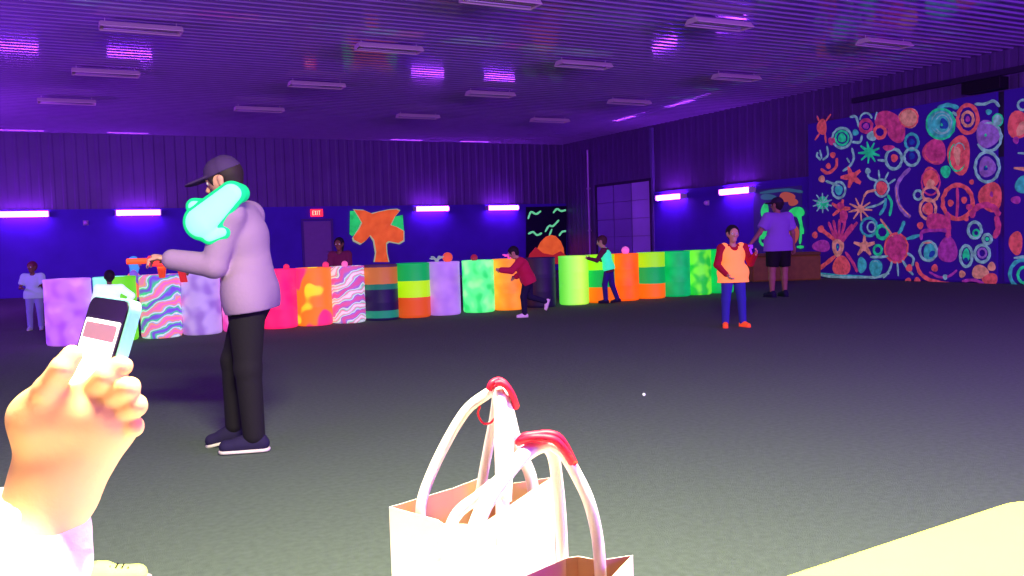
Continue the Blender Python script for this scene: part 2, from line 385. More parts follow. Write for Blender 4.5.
# --- top left
p.blob(822, 127, 5, 8, 'coral')
for q in ([(819, 121), (817, 116)], [(826, 121), (831, 114)], [(820, 133), (815, 140)], [(825, 133), (826, 143)]): p.line(q, 3, 'coral')
p.blob(832, 141, 4, 4, 'pink'); p.ring(842, 138, 9.5, 10, 3, 'mint'); p.ring(842, 138, 6.5, 7, 2.5, 'green'); p.blob(842, 138, 4, 4.5, 'green')
p.line([(850, 117), (856, 117), (859, 127)], 3, 'mint'); p.ring(866, 120, 6, 7, 2.2, 'mint', 10, 180)
p.ring(866, 126, 6, 6, 4, 'pink'); p.blob(866, 126, 3, 3, 'mag'); p.line([(877, 112), (875, 120)], 2.5, 'mint')
p.blob(855.5, 132.5, 3, 3.2, 'teal'); p.line([(862, 135), (860, 142), (852, 142)], 3, 'mint'); p.blob(872, 136, 5, 5, 'mint')
p.blob(887, 120, 13, 9, 'pink'); p.ring(887, 119, 6, 5, 2.5, 'mag'); p.ring(880, 132, 5.5, 6, 4, 'coral'); p.blob(897, 131, 9, 12, 'pink'); p.spiral(897, 130, 7, 2, 'coral')
p.blob(909, 118, 10, 10, 'peach'); p.ring(909, 118, 9, 9, 2, 'coral'); p.spiral(908, 118, 5, 1.5, 'mint', 1.5)
p.star(869.5, 152.5, 11, 9, 3, 'green'); p.blob(869.5, 152.5, 5, 5, 'green'); p.blob(868, 171, 2.8, 3, 'mint')
for q in ([(821, 160), (817, 156), (818, 152)], [(822, 159), (820, 150)], [(823, 160), (828, 155), (827, 146)]): p.line(q, 2.8, 'mint')
p.line([(821, 169), (828, 173), (836, 167), (837, 158)], 4, 'coral'); p.blob(833, 155, 2.8, 3, 'coral'); p.blob(828.5, 166, 2.5, 3, 'coral')
p.line([(852, 148), (854, 158), (850, 166), (843, 171)], 3, 'mint'); p.line([(847, 158), (850, 163)], 2.5, 'mint')
p.ring(894, 159, 8, 10, 3.5, 'mint'); p.blob(894.5, 158, 3.5, 4, 'coral'); p.line([(878, 160), (887, 161)], 3.5, 'mint'); p.blob(889, 148, 6, 3, 'pink')
p.star(852, 177, 11, 5, 6, 'coral', 0.6); p.blob(852, 177, 5, 5, 'coral')
p.blob(822, 179, 3.2, 3.5, 'peach'); p.line([(826, 181), (834, 184), (841, 187)], 3, 'mint')
p.ring(839, 190, 6.5, 8, 3, 'mint'); p.blob(839, 190, 4, 5, 'teal')
p.ring(912, 142, 6.5, 8, 3, 'teal'); p.ring(912, 157, 7.5, 8.5, 3, 'mint'); p.blob(912, 156, 3, 3.5, 'blue'); p.blob(912, 142, 3, 3, 'blue')
# --- top right
p.blob(941, 124, 14, 15, 'teal'); p.ring(941, 124, 14, 15, 2.6, 'green'); p.ring(942, 123, 10, 11, 2, 'mint'); p.blob(943, 124, 6.5, 8, 'blue'); p.ring(943, 124, 7, 9, 2, 'mint'); p.blob(942.5, 124.5, 2.8, 3.6, 'green')
p.line([(938, 108), (948, 105), (959, 108)], 4, 'teal'); p.line([(953, 112), (958, 116)], 3, 'mint')
p.ring(968, 119, 10, 14, 4, 'coral'); p.ring(968, 119, 5.5, 7, 3, 'peach'); p.blob(968, 119, 2.2, 3, 'mag')
p.line([(975, 104), (985, 104), (994, 101), (1000, 107)], 2.8, 'mint'); p.blob(989, 112, 3, 2.8, 'teal'); p.blob(998, 120, 5.2, 6, 'mint'); p.ring(998, 120, 5, 6, 1.5, 'green')
p.blob(988, 134, 12, 14, 'lilac'); p.ring(989, 137, 12.5, 14, 3, 'mint', -150, 110); p.blob(986.5, 135, 3.3, 4, 'green')
p.ring(987.5, 167, 12, 15, 3, 'mint'); p.blob(987.5, 167, 8.5, 10.5, 'lilac'); p.blob(987, 167.5, 5.5, 7, 'blue'); p.blob(987, 167, 3, 3.6, 'green')
p.blob(935, 152, 12, 13, 'pink'); p.spiral(935, 152, 10, 2, 'coral', 2.6)
p.blob(959.5, 155, 11.5, 20, 'coral'); p.blob(959, 155, 8.5, 16, 'peach'); p.ring(958, 157, 8, 14, 2.6, 'green', 110, 330); p.ring(960, 150, 5, 7, 2, 'mint', 0, 220); p.spiral(960, 158, 4, 1.4, 'pink', 1.5)
p.blob(946, 171.5, 5, 6.2, 'green'); p.blob(931, 178, 8, 11, 'coral'); p.blob(931, 181, 5.5, 8, 'peach'); p.ring(931, 182, 9, 13, 2, 'pink'); p.blob(972, 182, 2.4, 2.6, 'coral')
p.ring(958, 202, 15, 17, 4.5, 'coral'); p.line([(957.5, 187), (958, 202), (957, 218)], 3.2, 'pink'); p.blob(951, 203, 3, 3.5, 'coral'); p.blob(964.5, 200, 3, 3.5, 'coral')
p.blob(991, 197, 12, 15, 'coral'); p.ring(991, 196, 7.5, 9, 2.2, 'peach'); p.blob(992, 195, 4, 6, 'mag')
# --- middle
p.line([(911, 168), (902, 177), (897, 188), (899, 203), (905, 213), (911, 217)], 4.5, 'lilac')
p.line([(897, 187), (899, 203), (911, 217)], 1.6, 'peach')
p.blob(882, 188, 5.5, 7, 'coral'); p.ring(882, 188, 7, 8.5, 2.4, 'mint')
for q in ([(878, 181), (870, 178), (868, 173)], [(880, 180), (879, 170)], [(885, 180), (889, 172)], [(889, 184), (896, 179)]): p.line(q, 2.8, 'mint')
p.line([(877, 190), (868, 192), (864, 197)], 3, 'peach'); p.line([(888, 195), (892, 203), (890, 216)], 3.2, 'green'); p.line([(886, 198), (885, 207), (880, 215)], 3.6, 'teal'); p.line([(866, 208), (878, 205), (886, 200)], 2.4, 'mint')
p.blob(823, 203, 6, 6.5, 'green'); p.star(823, 203, 10, 10, 2.4, 'mint')
p.star(841, 209, 10, 5, 5, 'coral', 1.2); p.blob(841, 206, 4, 4, 'pink'); p.blob(844, 216, 4, 7, 'pink')
p.star(861, 209, 12, 9, 2.6, 'peach', 0.1); p.blob(861, 209, 4, 4, 'peach')
p.ring(918.5, 195, 4, 4.5, 2.6, 'mint'); p.ring(931, 194, 8, 7, 3, 'peach'); p.ring(928.5, 209, 8, 10, 3, 'peach'); p.blob(928.5, 209, 5.5, 6.5, 'coral'); p.spiral(928.5, 209, 4.5, 1.6, 'mint', 1.6)
# --- lower left
for x1, y1 in ((829, 222), (834, 220), (840, 219), (846, 220), (853, 224), (858, 222)): p.line([(839, 246), ((839+x1)/2, 234), (x1, y1)], 4, 'pink')
p.blob(822, 246, 9, 6, 'mag'); p.line([(821.5, 229), (829, 235), (837, 241)], 5, 'coral'); p.blob(821.5, 229, 3.2, 3.6, 'coral'); p.blob(815.5, 235, 2.8, 3.4, 'coral')
p.blob(842, 266, 9, 10, 'coral'); p.line([(836, 256), (826, 264), (817, 271)], 5, 'coral'); p.line([(846, 252), (853, 262), (858, 272)], 4, 'pink')
p.blob(838.5, 247, 6, 9.5, 'peach'); p.blob(838.5, 247, 4.4, 7.6, 'blue'); p.blob(838.5, 247, 2.4, 4.4, 'green')
p.line([(814, 268), (822, 275), (842, 277), (862, 277), (878, 277), (890, 273)], 3, 'mint'); p.line([(820, 273), (840, 275), (865, 276)], 1.6, 'teal')
p.ring(869.5, 227, 8, 9, 3, 'teal'); p.ring(872, 227, 4, 5, 2, 'mint'); p.ring(883, 232, 5.8, 6.4, 4, 'green')
p.star(865, 246, 11, 5, 5, 'peach', 0.95); p.blob(865, 246, 4.5, 5, 'peach'); p.ring(878.5, 250, 4, 4.6, 3, 'green')
p.line([(881, 219), (887, 227), (894, 237)], 2.6, 'peach'); p.blob(897, 248, 11, 14, 'pink'); p.ring(897, 248, 11.5, 14.5, 2.5, 'coral'); p.spiral(897, 248, 7, 2, 'coral', 2)
p.line([(905, 221), (902, 229), (899, 234)], 4, 'teal'); p.line([(907, 239), (921, 235)], 4, 'teal')
for q in ([(893, 261), (890, 270), (884, 278)], [(898, 262), (899, 276)], [(903, 260), (908, 268), (914, 275)], [(871, 257), (880, 257), (889, 256)], [(908, 253), (914, 258), (913, 266)]): p.line(q, 2.8, 'mint')
p.blob(862.5, 265, 4.5, 8, 'teal'); p.blob(876.5, 268, 6.5, 9, 'teal'); p.ring(876.5, 267, 4, 6, 1.5, 'mint')
# --- lower right
p.blob(938, 222, 12, 9, 'pink'); p.line([(922, 240), (923, 232), (936, 230), (947, 231), (951, 240)], 4, 'mag'); p.line([(948, 212), (949, 226), (949, 238)], 6, 'pink')
p.blob(921, 225.5, 3.2, 3.6, 'coral'); p.blob(948.5, 250, 10, 13, 'mag'); p.spiral(948.5, 250, 7.5, 2, 'lilac', 2.2); p.blob(967, 218.5, 2.4, 2.8, 'coral')
p.blob(931, 252, 7, 8, 'teal'); p.ring(929, 251, 8.5, 9.5, 3, 'mint'); p.blob(932, 253, 4.5, 5, 'blue'); p.line([(924, 243), (933, 242)], 2.4, 'peach')
p.ring(986, 216, 13, 11, 6, 'pink', 0, 190); p.line([(997, 216), (999, 228), (995, 238)], 6, 'pink'); p.ring(975.5, 230, 6.5, 8, 3.2, 'mint'); p.ring(977, 233, 3, 3.2, 2, 'green'); p.ring(988, 239, 4.2, 4.6, 3, 'mint'); p.blob(988, 239, 2, 2, 'green'); p.blob(970, 207, 3.4, 3, 'pink')
p.ring(967, 256, 6, 10.5, 3, 'mint'); p.blob(967, 255, 3.6, 6.5, 'green'); p.blob(967, 259, 2.4, 3, 'blue'); p.ring(983, 253.5, 7.4, 8.6, 3, 'mint'); p.ring(983, 253, 4, 4.5, 2.2, 'lilac')
p.line([(917, 262), (921, 273), (931, 280), (948, 284), (966, 286), (990, 285)], 4.2, 'coral'); p.line([(930, 272), (940, 277), (950, 276), (958, 270)], 2.6, 'mag')
for x_, y_, r_, c_ in ((935.5, 268, 3.3, 'coral'), (918, 281, 3.3, 'coral'), (910, 268, 3.3, 'coral'), (909, 281, 3, 'coral'), (963, 274, 3.2, 'peach'), (992.5, 266.5, 4, 'peach'), (946, 277, 2.4, 'mint')): p.blob(x_, y_, r_, r_*1.15, c_)
p.blob(981, 272, 8.5, 7, 'peach'); p.blob(991, 279, 8, 6, 'coral'); p.line([(963, 281), (975, 280), (985, 284)], 3, 'mag')
e = empty('painted_mural', (XM, 13.8, 0)); tag(e, 'tall wall-filling mural of glowing painted creatures, rings and swirls on dark blue', 'mural')
def board(parent, y0, y1, z0, z1, name='board'):
    return MB().box((0, y0, z0), (0.06, y1, z1)).build(name, m_canvas, parent, bevel=0.006)
board(e, 11.33-13.8, 16.33-13.8, 0.03, 3.86)
o = p.mb.build('paint_marks', [PCM[k] for k in PCM], e); o.location = (-XM, -13.8, 0)
p = Paint(0, XM, (-1, 0, 0), PCM.keys()); p.scale = 0.019
p.blob(1019, 125, 12, 14, 'coral'); p.blob(1020, 126, 9.5, 11, 'peach'); p.ring(1023, 105, 5, 5, 2.5, 'mint'); p.line([(1018, 153), (1034, 154)], 3, 'mint'); p.line([(1014, 168), (1034, 170)], 4, 'peach')
p.blob(1016, 140, 3, 4, 'mag'); p.blob(1024, 185, 9, 9, 'teal'); p.blob(1016, 200, 5, 4, 'mag'); p.blob(1016, 243, 7, 12, 'coral'); p.ring(1016, 243, 4, 8, 1.6, 'pink')
p.ring(1023, 274, 13, 14, 4, 'teal'); p.ring(1025, 275, 7, 8, 3, 'green'); p.line([(1014, 258), (1030, 256)], 3, 'mint')
p.star(1050, 140, 14, 8, 4, 'green'); p.ring(1052, 190, 14, 15, 4, 'coral'); p.blob(1052, 240, 10, 12, 'mint'); p.spiral(1075, 160, 12, 3, 'pink'); p.blob(1080, 220, 9, 9, 'teal')
e = empty('painted_mural', (XM, 9.6, 0)); tag(e, 'second painted mural panel cut off by the right edge of the photo', 'mural')
board(e, 8.0-9.6, 11.18-9.6, 0.03, 3.86)
o = p.mb.build('paint_marks', [PCM[k] for k in PCM], e); o.location = (-XM, -9.6, 0)
# speaker box above the mural
e = empty('wall_speaker', (XR-0.036, 11.55, 3.99)); tag(e, 'black box speaker on the wall above the mural top right', 'speaker')
MB().box((-0.34, -0.42, -0.10), (-0.05, 0.42, 0.14)).build('cabinet', mat('black_plastic', (18, 12, 24), 0.6), e, bevel=0.015)
MB().box((-0.05, -0.06, -0.05), (0, 0.06, 0.08)).build('bracket', m_trim, e)

# --- orange tree picture on the back wall
YW = YB-0.13
m_or = mat('orange_paint', (226, 92, 42), 0.7, glow=0.85, noise=0.25, nscale=4)
m_gr = mat('green_paint', (40, 205, 100), 0.7, glow=0.8, noise=0.3, nscale=5)
m_pale = mat('pale_outline_paint', (170, 190, 140), 0.7, glow=0.6)
e = empty('tree_picture', (9.66, YW, 1.5)); tag(e, 'glowing orange tree with green corners, mounted on the back wall', 'picture')
def cutout(poly, y, th, name, mt, parent, org):
    P_ = [on_plane(x, y_, 1, YW) for x, y_ in poly]
    b = MB().prism([(q.x-org[0], q.z-org[2]) for q in P_], (0, 0, 0), th, (1, 0, 0), (0, 0, 1), (0, -1, 0))
    o = b.build(name, mt, parent, bevel=0.004); o.location = (0, y, 0); return o
org = (9.66, YW, 1.5)
tree = [(354, 210), (364, 210.5), (372, 214), (378, 212), (388, 210), (396, 209.5), (399, 211), (394, 217), (390, 225), (396, 227), (403, 231), (403, 240), (398, 243), (388, 241), (385.5, 243), (386, 252), (388, 262), (374.5, 262), (376, 252), (374, 240), (370, 235), (366, 240), (361, 243.5), (354, 240), (353, 237), (359, 229), (362, 223), (358, 216)]
cutout([(350, 211), (360, 211), (362, 224), (357, 233), (352, 236), (349.5, 234)], 0, 0.02, 'green_corner', m_gr, e, org)
cutout([(389, 218), (402.5, 215), (404, 233), (398, 241), (390, 238)], 0, 0.02, 'green_corner', m_gr, e, org)
cutout([(x+(1.2 if x > 376 else -1.2), y_+(1.4 if 236 < y_ < 255 else -0.8 if y_ < 225 else 0)) for x, y_ in tree], -0.006, 0.022, 'outline', m_pale, e, org)
cutout(tree, -0.02, 0.03, 'tree', m_or, e, org)
# --- birds picture
e = empty('birds_picture', (16.25, YW, 1.5)); tag(e, 'dark picture of green flying birds over an orange sun on the back wall', 'picture')
org = (16.25, YW, 1.5)
cutout([(526, 207), (566, 206), (566, 262), (526, 264)], 0, 0.03, 'board', mat('black_board', (22, 12, 50), 0.7), e, org)
p = Paint(1, YW-0.03, (0, -1, 0), ['g']); p.scale = 0.036
for q in ([(528, 219), (531, 212), (536, 214), (541, 211)], [(553, 213), (557, 209), (561, 211), (566, 210)], [(545, 232), (549, 226), (553, 226), (559, 220)], [(528, 234), (533, 232), (537, 235), (542, 233)], [(559, 236), (562, 232), (566, 231)], [(549, 236), (552, 229)]):
    p.line(q, 2.1, 'g')
o = p.mb.build('birds', [mat('bird_green', (110, 225, 150), 0.7, glow=0.7)], e); o.location = (-16.25, -YW, -1.5)
cutout([(534, 262), (536, 250), (540, 242), (545, 237), (550, 235), (555, 236), (560, 241), (563, 248), (564.5, 262)], -0.03, 0.02, 'sun', m_or, e, org)
cutout([(525, 264), (529, 254), (535, 247), (542, 253), (552, 255), (560, 251), (566, 256), (566, 264)], -0.05, 0.015, 'red_hills', mat('red_hill_paint', (190, 40, 50), 0.7, glow=0.5), e, org)
# --- poster on right wall behind the tall person
e = empty('poster', (XR-0.12, 17.5, 1.5)); tag(e, 'painted poster with green and orange shapes behind the person in shorts', 'poster')
MB().box((0, -0.87, -0.85), (0.03, 0.87, 0.85)).build('board', mat('poster_ground', (70, 50, 130), 0.7, glow=0.12), e)
p = Paint(0, XR-0.12, (-1, 0, 0), ['g', 'o', 't']); p.scale = 0.027
p.blob(765, 212, 4, 9, 'g'); p.blob(763, 231, 4, 8, 'g'); p.ring(764, 240, 4, 5, 3, 'g'); p.blob(797, 212, 8, 5, 'g'); p.line([(795, 212), (800, 220), (803, 234)], 4, 'g'); p.line([(800, 212), (801, 230), (800, 244)], 3, 'g')
p.blob(787, 197, 8, 5, 'o'); p.blob(793, 202, 5, 4, 'o'); p.blob(794, 234, 5, 10, 'o'); p.line([(760, 193), (785, 190), (803, 192)], 3, 't'); p.blob(768, 197, 8, 3, 't'); p.line([(797, 247), (804, 247)], 3, 'g')
o = p.mb.build('paint_marks', [m_gr, mat('dull_orange', (190, 90, 70), 0.7, glow=0.5), mat('dull_teal', (60, 110, 130), 0.7, glow=0.4)], e); o.location = (-(XR-0.12), -17.5, -1.5)

# ================================================================== THE ROW OF PAINTED DRUMS
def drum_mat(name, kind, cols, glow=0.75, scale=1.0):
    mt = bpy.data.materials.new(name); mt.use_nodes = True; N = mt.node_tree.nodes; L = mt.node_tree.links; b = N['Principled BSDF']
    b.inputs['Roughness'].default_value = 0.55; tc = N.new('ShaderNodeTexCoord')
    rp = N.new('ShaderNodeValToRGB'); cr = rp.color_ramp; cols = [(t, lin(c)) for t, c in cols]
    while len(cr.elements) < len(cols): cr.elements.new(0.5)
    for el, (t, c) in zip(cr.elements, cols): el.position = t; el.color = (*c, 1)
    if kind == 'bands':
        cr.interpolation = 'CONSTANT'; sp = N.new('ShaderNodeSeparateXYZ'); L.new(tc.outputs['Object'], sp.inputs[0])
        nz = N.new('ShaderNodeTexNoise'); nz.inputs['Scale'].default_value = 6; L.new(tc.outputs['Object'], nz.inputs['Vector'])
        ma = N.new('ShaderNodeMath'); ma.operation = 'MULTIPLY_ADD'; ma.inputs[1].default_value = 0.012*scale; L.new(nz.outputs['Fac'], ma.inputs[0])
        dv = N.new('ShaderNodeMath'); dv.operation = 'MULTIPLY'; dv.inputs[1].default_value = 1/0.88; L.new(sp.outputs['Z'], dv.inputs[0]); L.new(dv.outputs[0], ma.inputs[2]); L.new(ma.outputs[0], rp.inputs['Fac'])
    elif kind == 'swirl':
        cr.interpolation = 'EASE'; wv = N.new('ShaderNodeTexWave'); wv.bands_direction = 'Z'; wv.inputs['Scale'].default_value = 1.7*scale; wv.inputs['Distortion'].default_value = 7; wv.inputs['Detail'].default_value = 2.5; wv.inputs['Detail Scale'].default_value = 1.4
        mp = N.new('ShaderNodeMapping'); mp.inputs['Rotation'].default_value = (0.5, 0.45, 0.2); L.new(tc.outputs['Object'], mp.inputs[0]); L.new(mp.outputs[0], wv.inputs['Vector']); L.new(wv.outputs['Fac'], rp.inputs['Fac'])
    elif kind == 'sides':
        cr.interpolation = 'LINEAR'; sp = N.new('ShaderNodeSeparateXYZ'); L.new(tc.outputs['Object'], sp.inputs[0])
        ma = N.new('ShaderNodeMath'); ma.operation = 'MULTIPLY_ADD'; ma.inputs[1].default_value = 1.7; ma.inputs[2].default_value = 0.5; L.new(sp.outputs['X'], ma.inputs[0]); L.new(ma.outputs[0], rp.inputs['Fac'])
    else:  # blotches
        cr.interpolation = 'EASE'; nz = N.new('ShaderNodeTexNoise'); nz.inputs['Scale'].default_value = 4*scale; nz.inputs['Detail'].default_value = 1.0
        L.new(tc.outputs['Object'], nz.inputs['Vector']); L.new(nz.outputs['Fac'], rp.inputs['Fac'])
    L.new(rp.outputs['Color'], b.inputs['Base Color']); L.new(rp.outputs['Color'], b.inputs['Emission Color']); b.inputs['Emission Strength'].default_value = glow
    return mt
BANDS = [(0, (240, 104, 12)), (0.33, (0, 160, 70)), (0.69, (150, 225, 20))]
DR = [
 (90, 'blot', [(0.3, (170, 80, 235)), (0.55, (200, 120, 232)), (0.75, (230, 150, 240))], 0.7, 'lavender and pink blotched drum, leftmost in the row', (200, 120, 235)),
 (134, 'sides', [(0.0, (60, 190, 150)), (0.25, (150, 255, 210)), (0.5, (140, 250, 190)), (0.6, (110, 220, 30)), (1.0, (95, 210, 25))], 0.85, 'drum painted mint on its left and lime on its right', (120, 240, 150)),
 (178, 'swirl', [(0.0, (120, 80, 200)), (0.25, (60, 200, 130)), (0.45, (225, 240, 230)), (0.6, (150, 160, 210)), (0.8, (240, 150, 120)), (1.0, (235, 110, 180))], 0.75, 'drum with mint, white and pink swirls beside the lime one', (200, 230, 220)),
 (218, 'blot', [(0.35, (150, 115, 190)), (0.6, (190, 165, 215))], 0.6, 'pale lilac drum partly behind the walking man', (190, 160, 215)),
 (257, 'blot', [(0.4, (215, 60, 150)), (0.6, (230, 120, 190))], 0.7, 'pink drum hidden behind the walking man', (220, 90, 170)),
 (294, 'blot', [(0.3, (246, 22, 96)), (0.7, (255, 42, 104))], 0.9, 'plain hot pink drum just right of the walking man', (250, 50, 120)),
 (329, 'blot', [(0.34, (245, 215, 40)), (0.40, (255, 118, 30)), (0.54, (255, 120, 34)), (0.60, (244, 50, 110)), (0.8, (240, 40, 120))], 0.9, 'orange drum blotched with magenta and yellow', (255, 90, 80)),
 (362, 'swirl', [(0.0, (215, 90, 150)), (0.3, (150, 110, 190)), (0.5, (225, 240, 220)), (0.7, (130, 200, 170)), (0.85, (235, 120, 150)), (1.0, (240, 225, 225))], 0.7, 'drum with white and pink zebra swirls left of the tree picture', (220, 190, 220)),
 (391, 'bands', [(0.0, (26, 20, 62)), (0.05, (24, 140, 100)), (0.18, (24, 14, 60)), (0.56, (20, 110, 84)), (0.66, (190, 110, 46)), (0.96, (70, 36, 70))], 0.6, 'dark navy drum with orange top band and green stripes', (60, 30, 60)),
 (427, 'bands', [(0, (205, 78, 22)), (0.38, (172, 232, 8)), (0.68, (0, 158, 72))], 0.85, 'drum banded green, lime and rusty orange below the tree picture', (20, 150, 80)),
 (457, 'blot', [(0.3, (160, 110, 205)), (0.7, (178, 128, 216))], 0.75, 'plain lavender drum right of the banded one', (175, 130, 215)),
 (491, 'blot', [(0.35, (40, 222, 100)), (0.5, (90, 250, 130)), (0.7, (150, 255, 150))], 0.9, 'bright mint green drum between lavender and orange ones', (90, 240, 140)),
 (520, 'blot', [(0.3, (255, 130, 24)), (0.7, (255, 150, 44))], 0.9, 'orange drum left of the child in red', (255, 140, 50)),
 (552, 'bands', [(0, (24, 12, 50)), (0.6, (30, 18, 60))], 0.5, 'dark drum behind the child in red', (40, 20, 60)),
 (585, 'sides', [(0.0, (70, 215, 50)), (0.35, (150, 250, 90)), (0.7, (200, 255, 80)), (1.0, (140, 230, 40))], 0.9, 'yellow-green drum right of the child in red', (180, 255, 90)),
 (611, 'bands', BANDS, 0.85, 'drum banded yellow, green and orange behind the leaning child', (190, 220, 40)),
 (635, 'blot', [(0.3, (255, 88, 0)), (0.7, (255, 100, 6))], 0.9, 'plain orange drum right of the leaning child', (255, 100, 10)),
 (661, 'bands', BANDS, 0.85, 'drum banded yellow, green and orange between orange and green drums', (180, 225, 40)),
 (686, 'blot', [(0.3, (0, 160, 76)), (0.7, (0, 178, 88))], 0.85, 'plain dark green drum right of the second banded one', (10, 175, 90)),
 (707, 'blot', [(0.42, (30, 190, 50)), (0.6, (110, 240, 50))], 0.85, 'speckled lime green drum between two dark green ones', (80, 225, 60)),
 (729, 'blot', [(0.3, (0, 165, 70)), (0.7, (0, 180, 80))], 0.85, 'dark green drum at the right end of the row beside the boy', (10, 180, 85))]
Rr, Hd = 0.270, 0.88
def drum_profile():
    pr = [(Rr-0.035, 0.0), (Rr-0.012, 0.008), (Rr-0.002, 0.028), (Rr, 0.05)]
    for zz in (0.285, 0.585): pr += [(Rr, zz-0.02), (Rr+0.002, zz-0.008), (Rr+0.002, zz+0.008), (Rr, zz+0.02)]
    return pr + [(Rr, Hd-0.045), (Rr+0.004, Hd-0.02), (Rr+0.002, Hd-0.004), (Rr-0.008, Hd), (Rr-0.02, Hd-0.004), (Rr-0.026, Hd-0.016)]
drum_pos = []
for i, (xr, kind, cols, glow, lb, lidc) in enumerate(DR):
    xr += 4 if i == 8 else 0; z = 774/(66-(xr-65)*0.0345); pt = at_depth(xr, 250, z)
    # centre = right silhouette edge minus a radius along the row
    cx_, cy_ = pt.x-(0.30 if i == 0 else 0.27), pt.y-0.02; drum_pos.append((cx_, cy_))
    e = empty('painted_drum', (cx_, cy_, 0), random.uniform(-0.15, 0.15) if kind != 'sides' else -yaw)
    tag(e, lb, 'drum', 'painted drums in a row across the turf')
    if i == 0: e.scale = (1.07, 1.07, 1)
    mt = drum_mat('drum_paint_%d' % i, kind, cols, glow, 0.6 if i == 6 else 1.0)
    MB().lathe(drum_profile(), 44).build('drum_body', mt, e, smooth=True)
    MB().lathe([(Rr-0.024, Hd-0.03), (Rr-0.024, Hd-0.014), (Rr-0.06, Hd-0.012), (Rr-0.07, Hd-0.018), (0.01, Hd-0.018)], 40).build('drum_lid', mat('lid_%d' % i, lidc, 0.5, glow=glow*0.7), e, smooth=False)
# small soft things lying on the drums
def ball(i, dx, r, c, lb, dz=0):
    x, y = drum_pos[i]; o = MB().sphere((0, 0, 0), r, 18).build('foam_ball', mat('ball_%s' % str(c), c, 0.6, glow=0.6), loc=(x+dx, y-0.08, Hd-0.016+r), smooth=True)
    return tag(o, lb, 'ball', 'foam balls lying on the drums')
ball(5, 0.12, 0.045, (240, 50, 90), 'red foam ball on the hot pink drum')
ball(6, 0.18, 0.05, (240, 60, 110), 'red foam ball on the orange blotched drum')
ball(7, -0.05, 0.05, (250, 110, 170), 'pink foam ball on the zebra swirled drum')
ball(10, 0.05, 0.085, (230, 90, 60), 'orange foam ball on the lavender drum')
ball(11, -0.1, 0.06, (150, 30, 60), 'dark red foam ball on the mint green drum')
ball(16, -0.02, 0.075, (245, 110, 200), 'pink foam ball on the plain orange drum beside the leaning child')
def tuft(i, dx, c, lb, n=9, r=0.12):
    x, y = drum_pos[i]; b = MB()
    for q in range(n):
        a = 2*math.pi*q/n; h = 0.6+0.5*random.random()
        b.tube(spline([(0, 0, 0.016), (0.45*r*math.cos(a), 0.45*r*math.sin(a), 0.07*h+0.02), (r*math.cos(a), r*math.sin(a), 0.10*h)], 4), [0.012]*8+[0.009], 6)
    b.sphere((0, 0, 0.03), 0.03); o = b.build('paper_tuft', mat('tuft_%s' % str(c), c, 0.7, glow=0.5), loc=(x+dx, y-0.05, Hd-0.016), smooth=True)
    return tag(o, lb, 'paper tuft')
tuft(10, -0.13, (150, 170, 160), 'pale spiky paper tuft on the lavender drum left of the orange ball')
tuft(12, 0.02, (235, 90, 200), 'pink spiky paper tuft on the plain orange drum left of the child in red')
# brown padded blocks beyond the boy
for q, (x, y, lb) in enumerate(((15.35, 16.2, 'brown padded block beyond the boy, the left one'), (16.08, 15.8, 'brown padded block behind the legs of the person in shorts'))):
    e = empty('padded_block', (x, y, 0), -0.45); tag(e, lb, 'block', 'brown padded blocks')
    MB().box((-0.41, -0.25, 0), (0.41, 0.25, 0.60)).build('block_body', mat('brown_vinyl', (112, 62, 34), 0.6, glow=0.22, noise=0.2), e, bevel=0.04)
    MB().box((-0.415, -0.255, 0.60), (0.415, 0.255, 0.68)).build('block_top', mat('brown_vinyl_top', (96, 54, 36), 0.6, glow=0.15), e, bevel=0.03)

# ================================================================== PEOPLE
def V3(*a): return np.array(a, float)
def nrm(v): v = np.array(v, float); return v/np.linalg.norm(v)
SK = mat('skin_light', (206, 150, 128), 0.55); SKD = mat('skin_brown', (120, 78, 66), 0.55)
m_eye = mat('eye_white', (225, 215, 220), 0.3); m_iris = mat('eye_dark', (30, 18, 20), 0.3)
def hand_prims(wr, d, pn, side, s, curl):
    """palm, four unequal bent fingers and a thumb off the side of the palm; side = towards the thumb"""
    d, pn = nrm(d), nrm(pn); side = nrm(side-np.dot(side, d)*d); pr = []
    pr.append(cap(wr, wr+d*0.075*s, 0.024*s, 0.034*s, 0.01*s, pn, 1.9))
    pr.append(cap(wr+d*0.05*s+side*0.015*s, wr+d*0.05*s-side*0.018*s, 0.026*s, 0.026*s, 0.01*s, pn, 2.0))
    for i, L in enumerate((0.068, 0.078, 0.073, 0.056)):
        b = wr+d*(0.088-0.004*abs(i-1))*s+side*(0.030-0.020*i)*s; c1 = curl*0.55; c2 = curl*1.25
        d1 = nrm(d*math.cos(c1)+pn*math.sin(c1)+side*(0.10-0.07*i)); d2 = nrm(d*math.cos(c2)+pn*math.sin(c2))
        m_ = b+d1*L*0.52*s; pr += [cap(b-d*0.02*s, m_, 0.0092*s, 0.0085*s, 0.004*s), cap(m_, m_+d2*L*0.5*s, 0.0085*s, 0.007*s, 0.003*s)]
    t0 = wr+d*0.025*s+side*0.026*s; t1 = t0+nrm(d*0.65+side*0.75+pn*0.3)*0.042*s; t2 = t1+nrm(d*0.9+side*0.25+pn*0.45)*0.032*s
    return pr + [cap(t0, t1, 0.013*s, 0.0105*s, 0.008*s), cap(t1, t2, 0.0105*s, 0.0085*s, 0.004*s)]
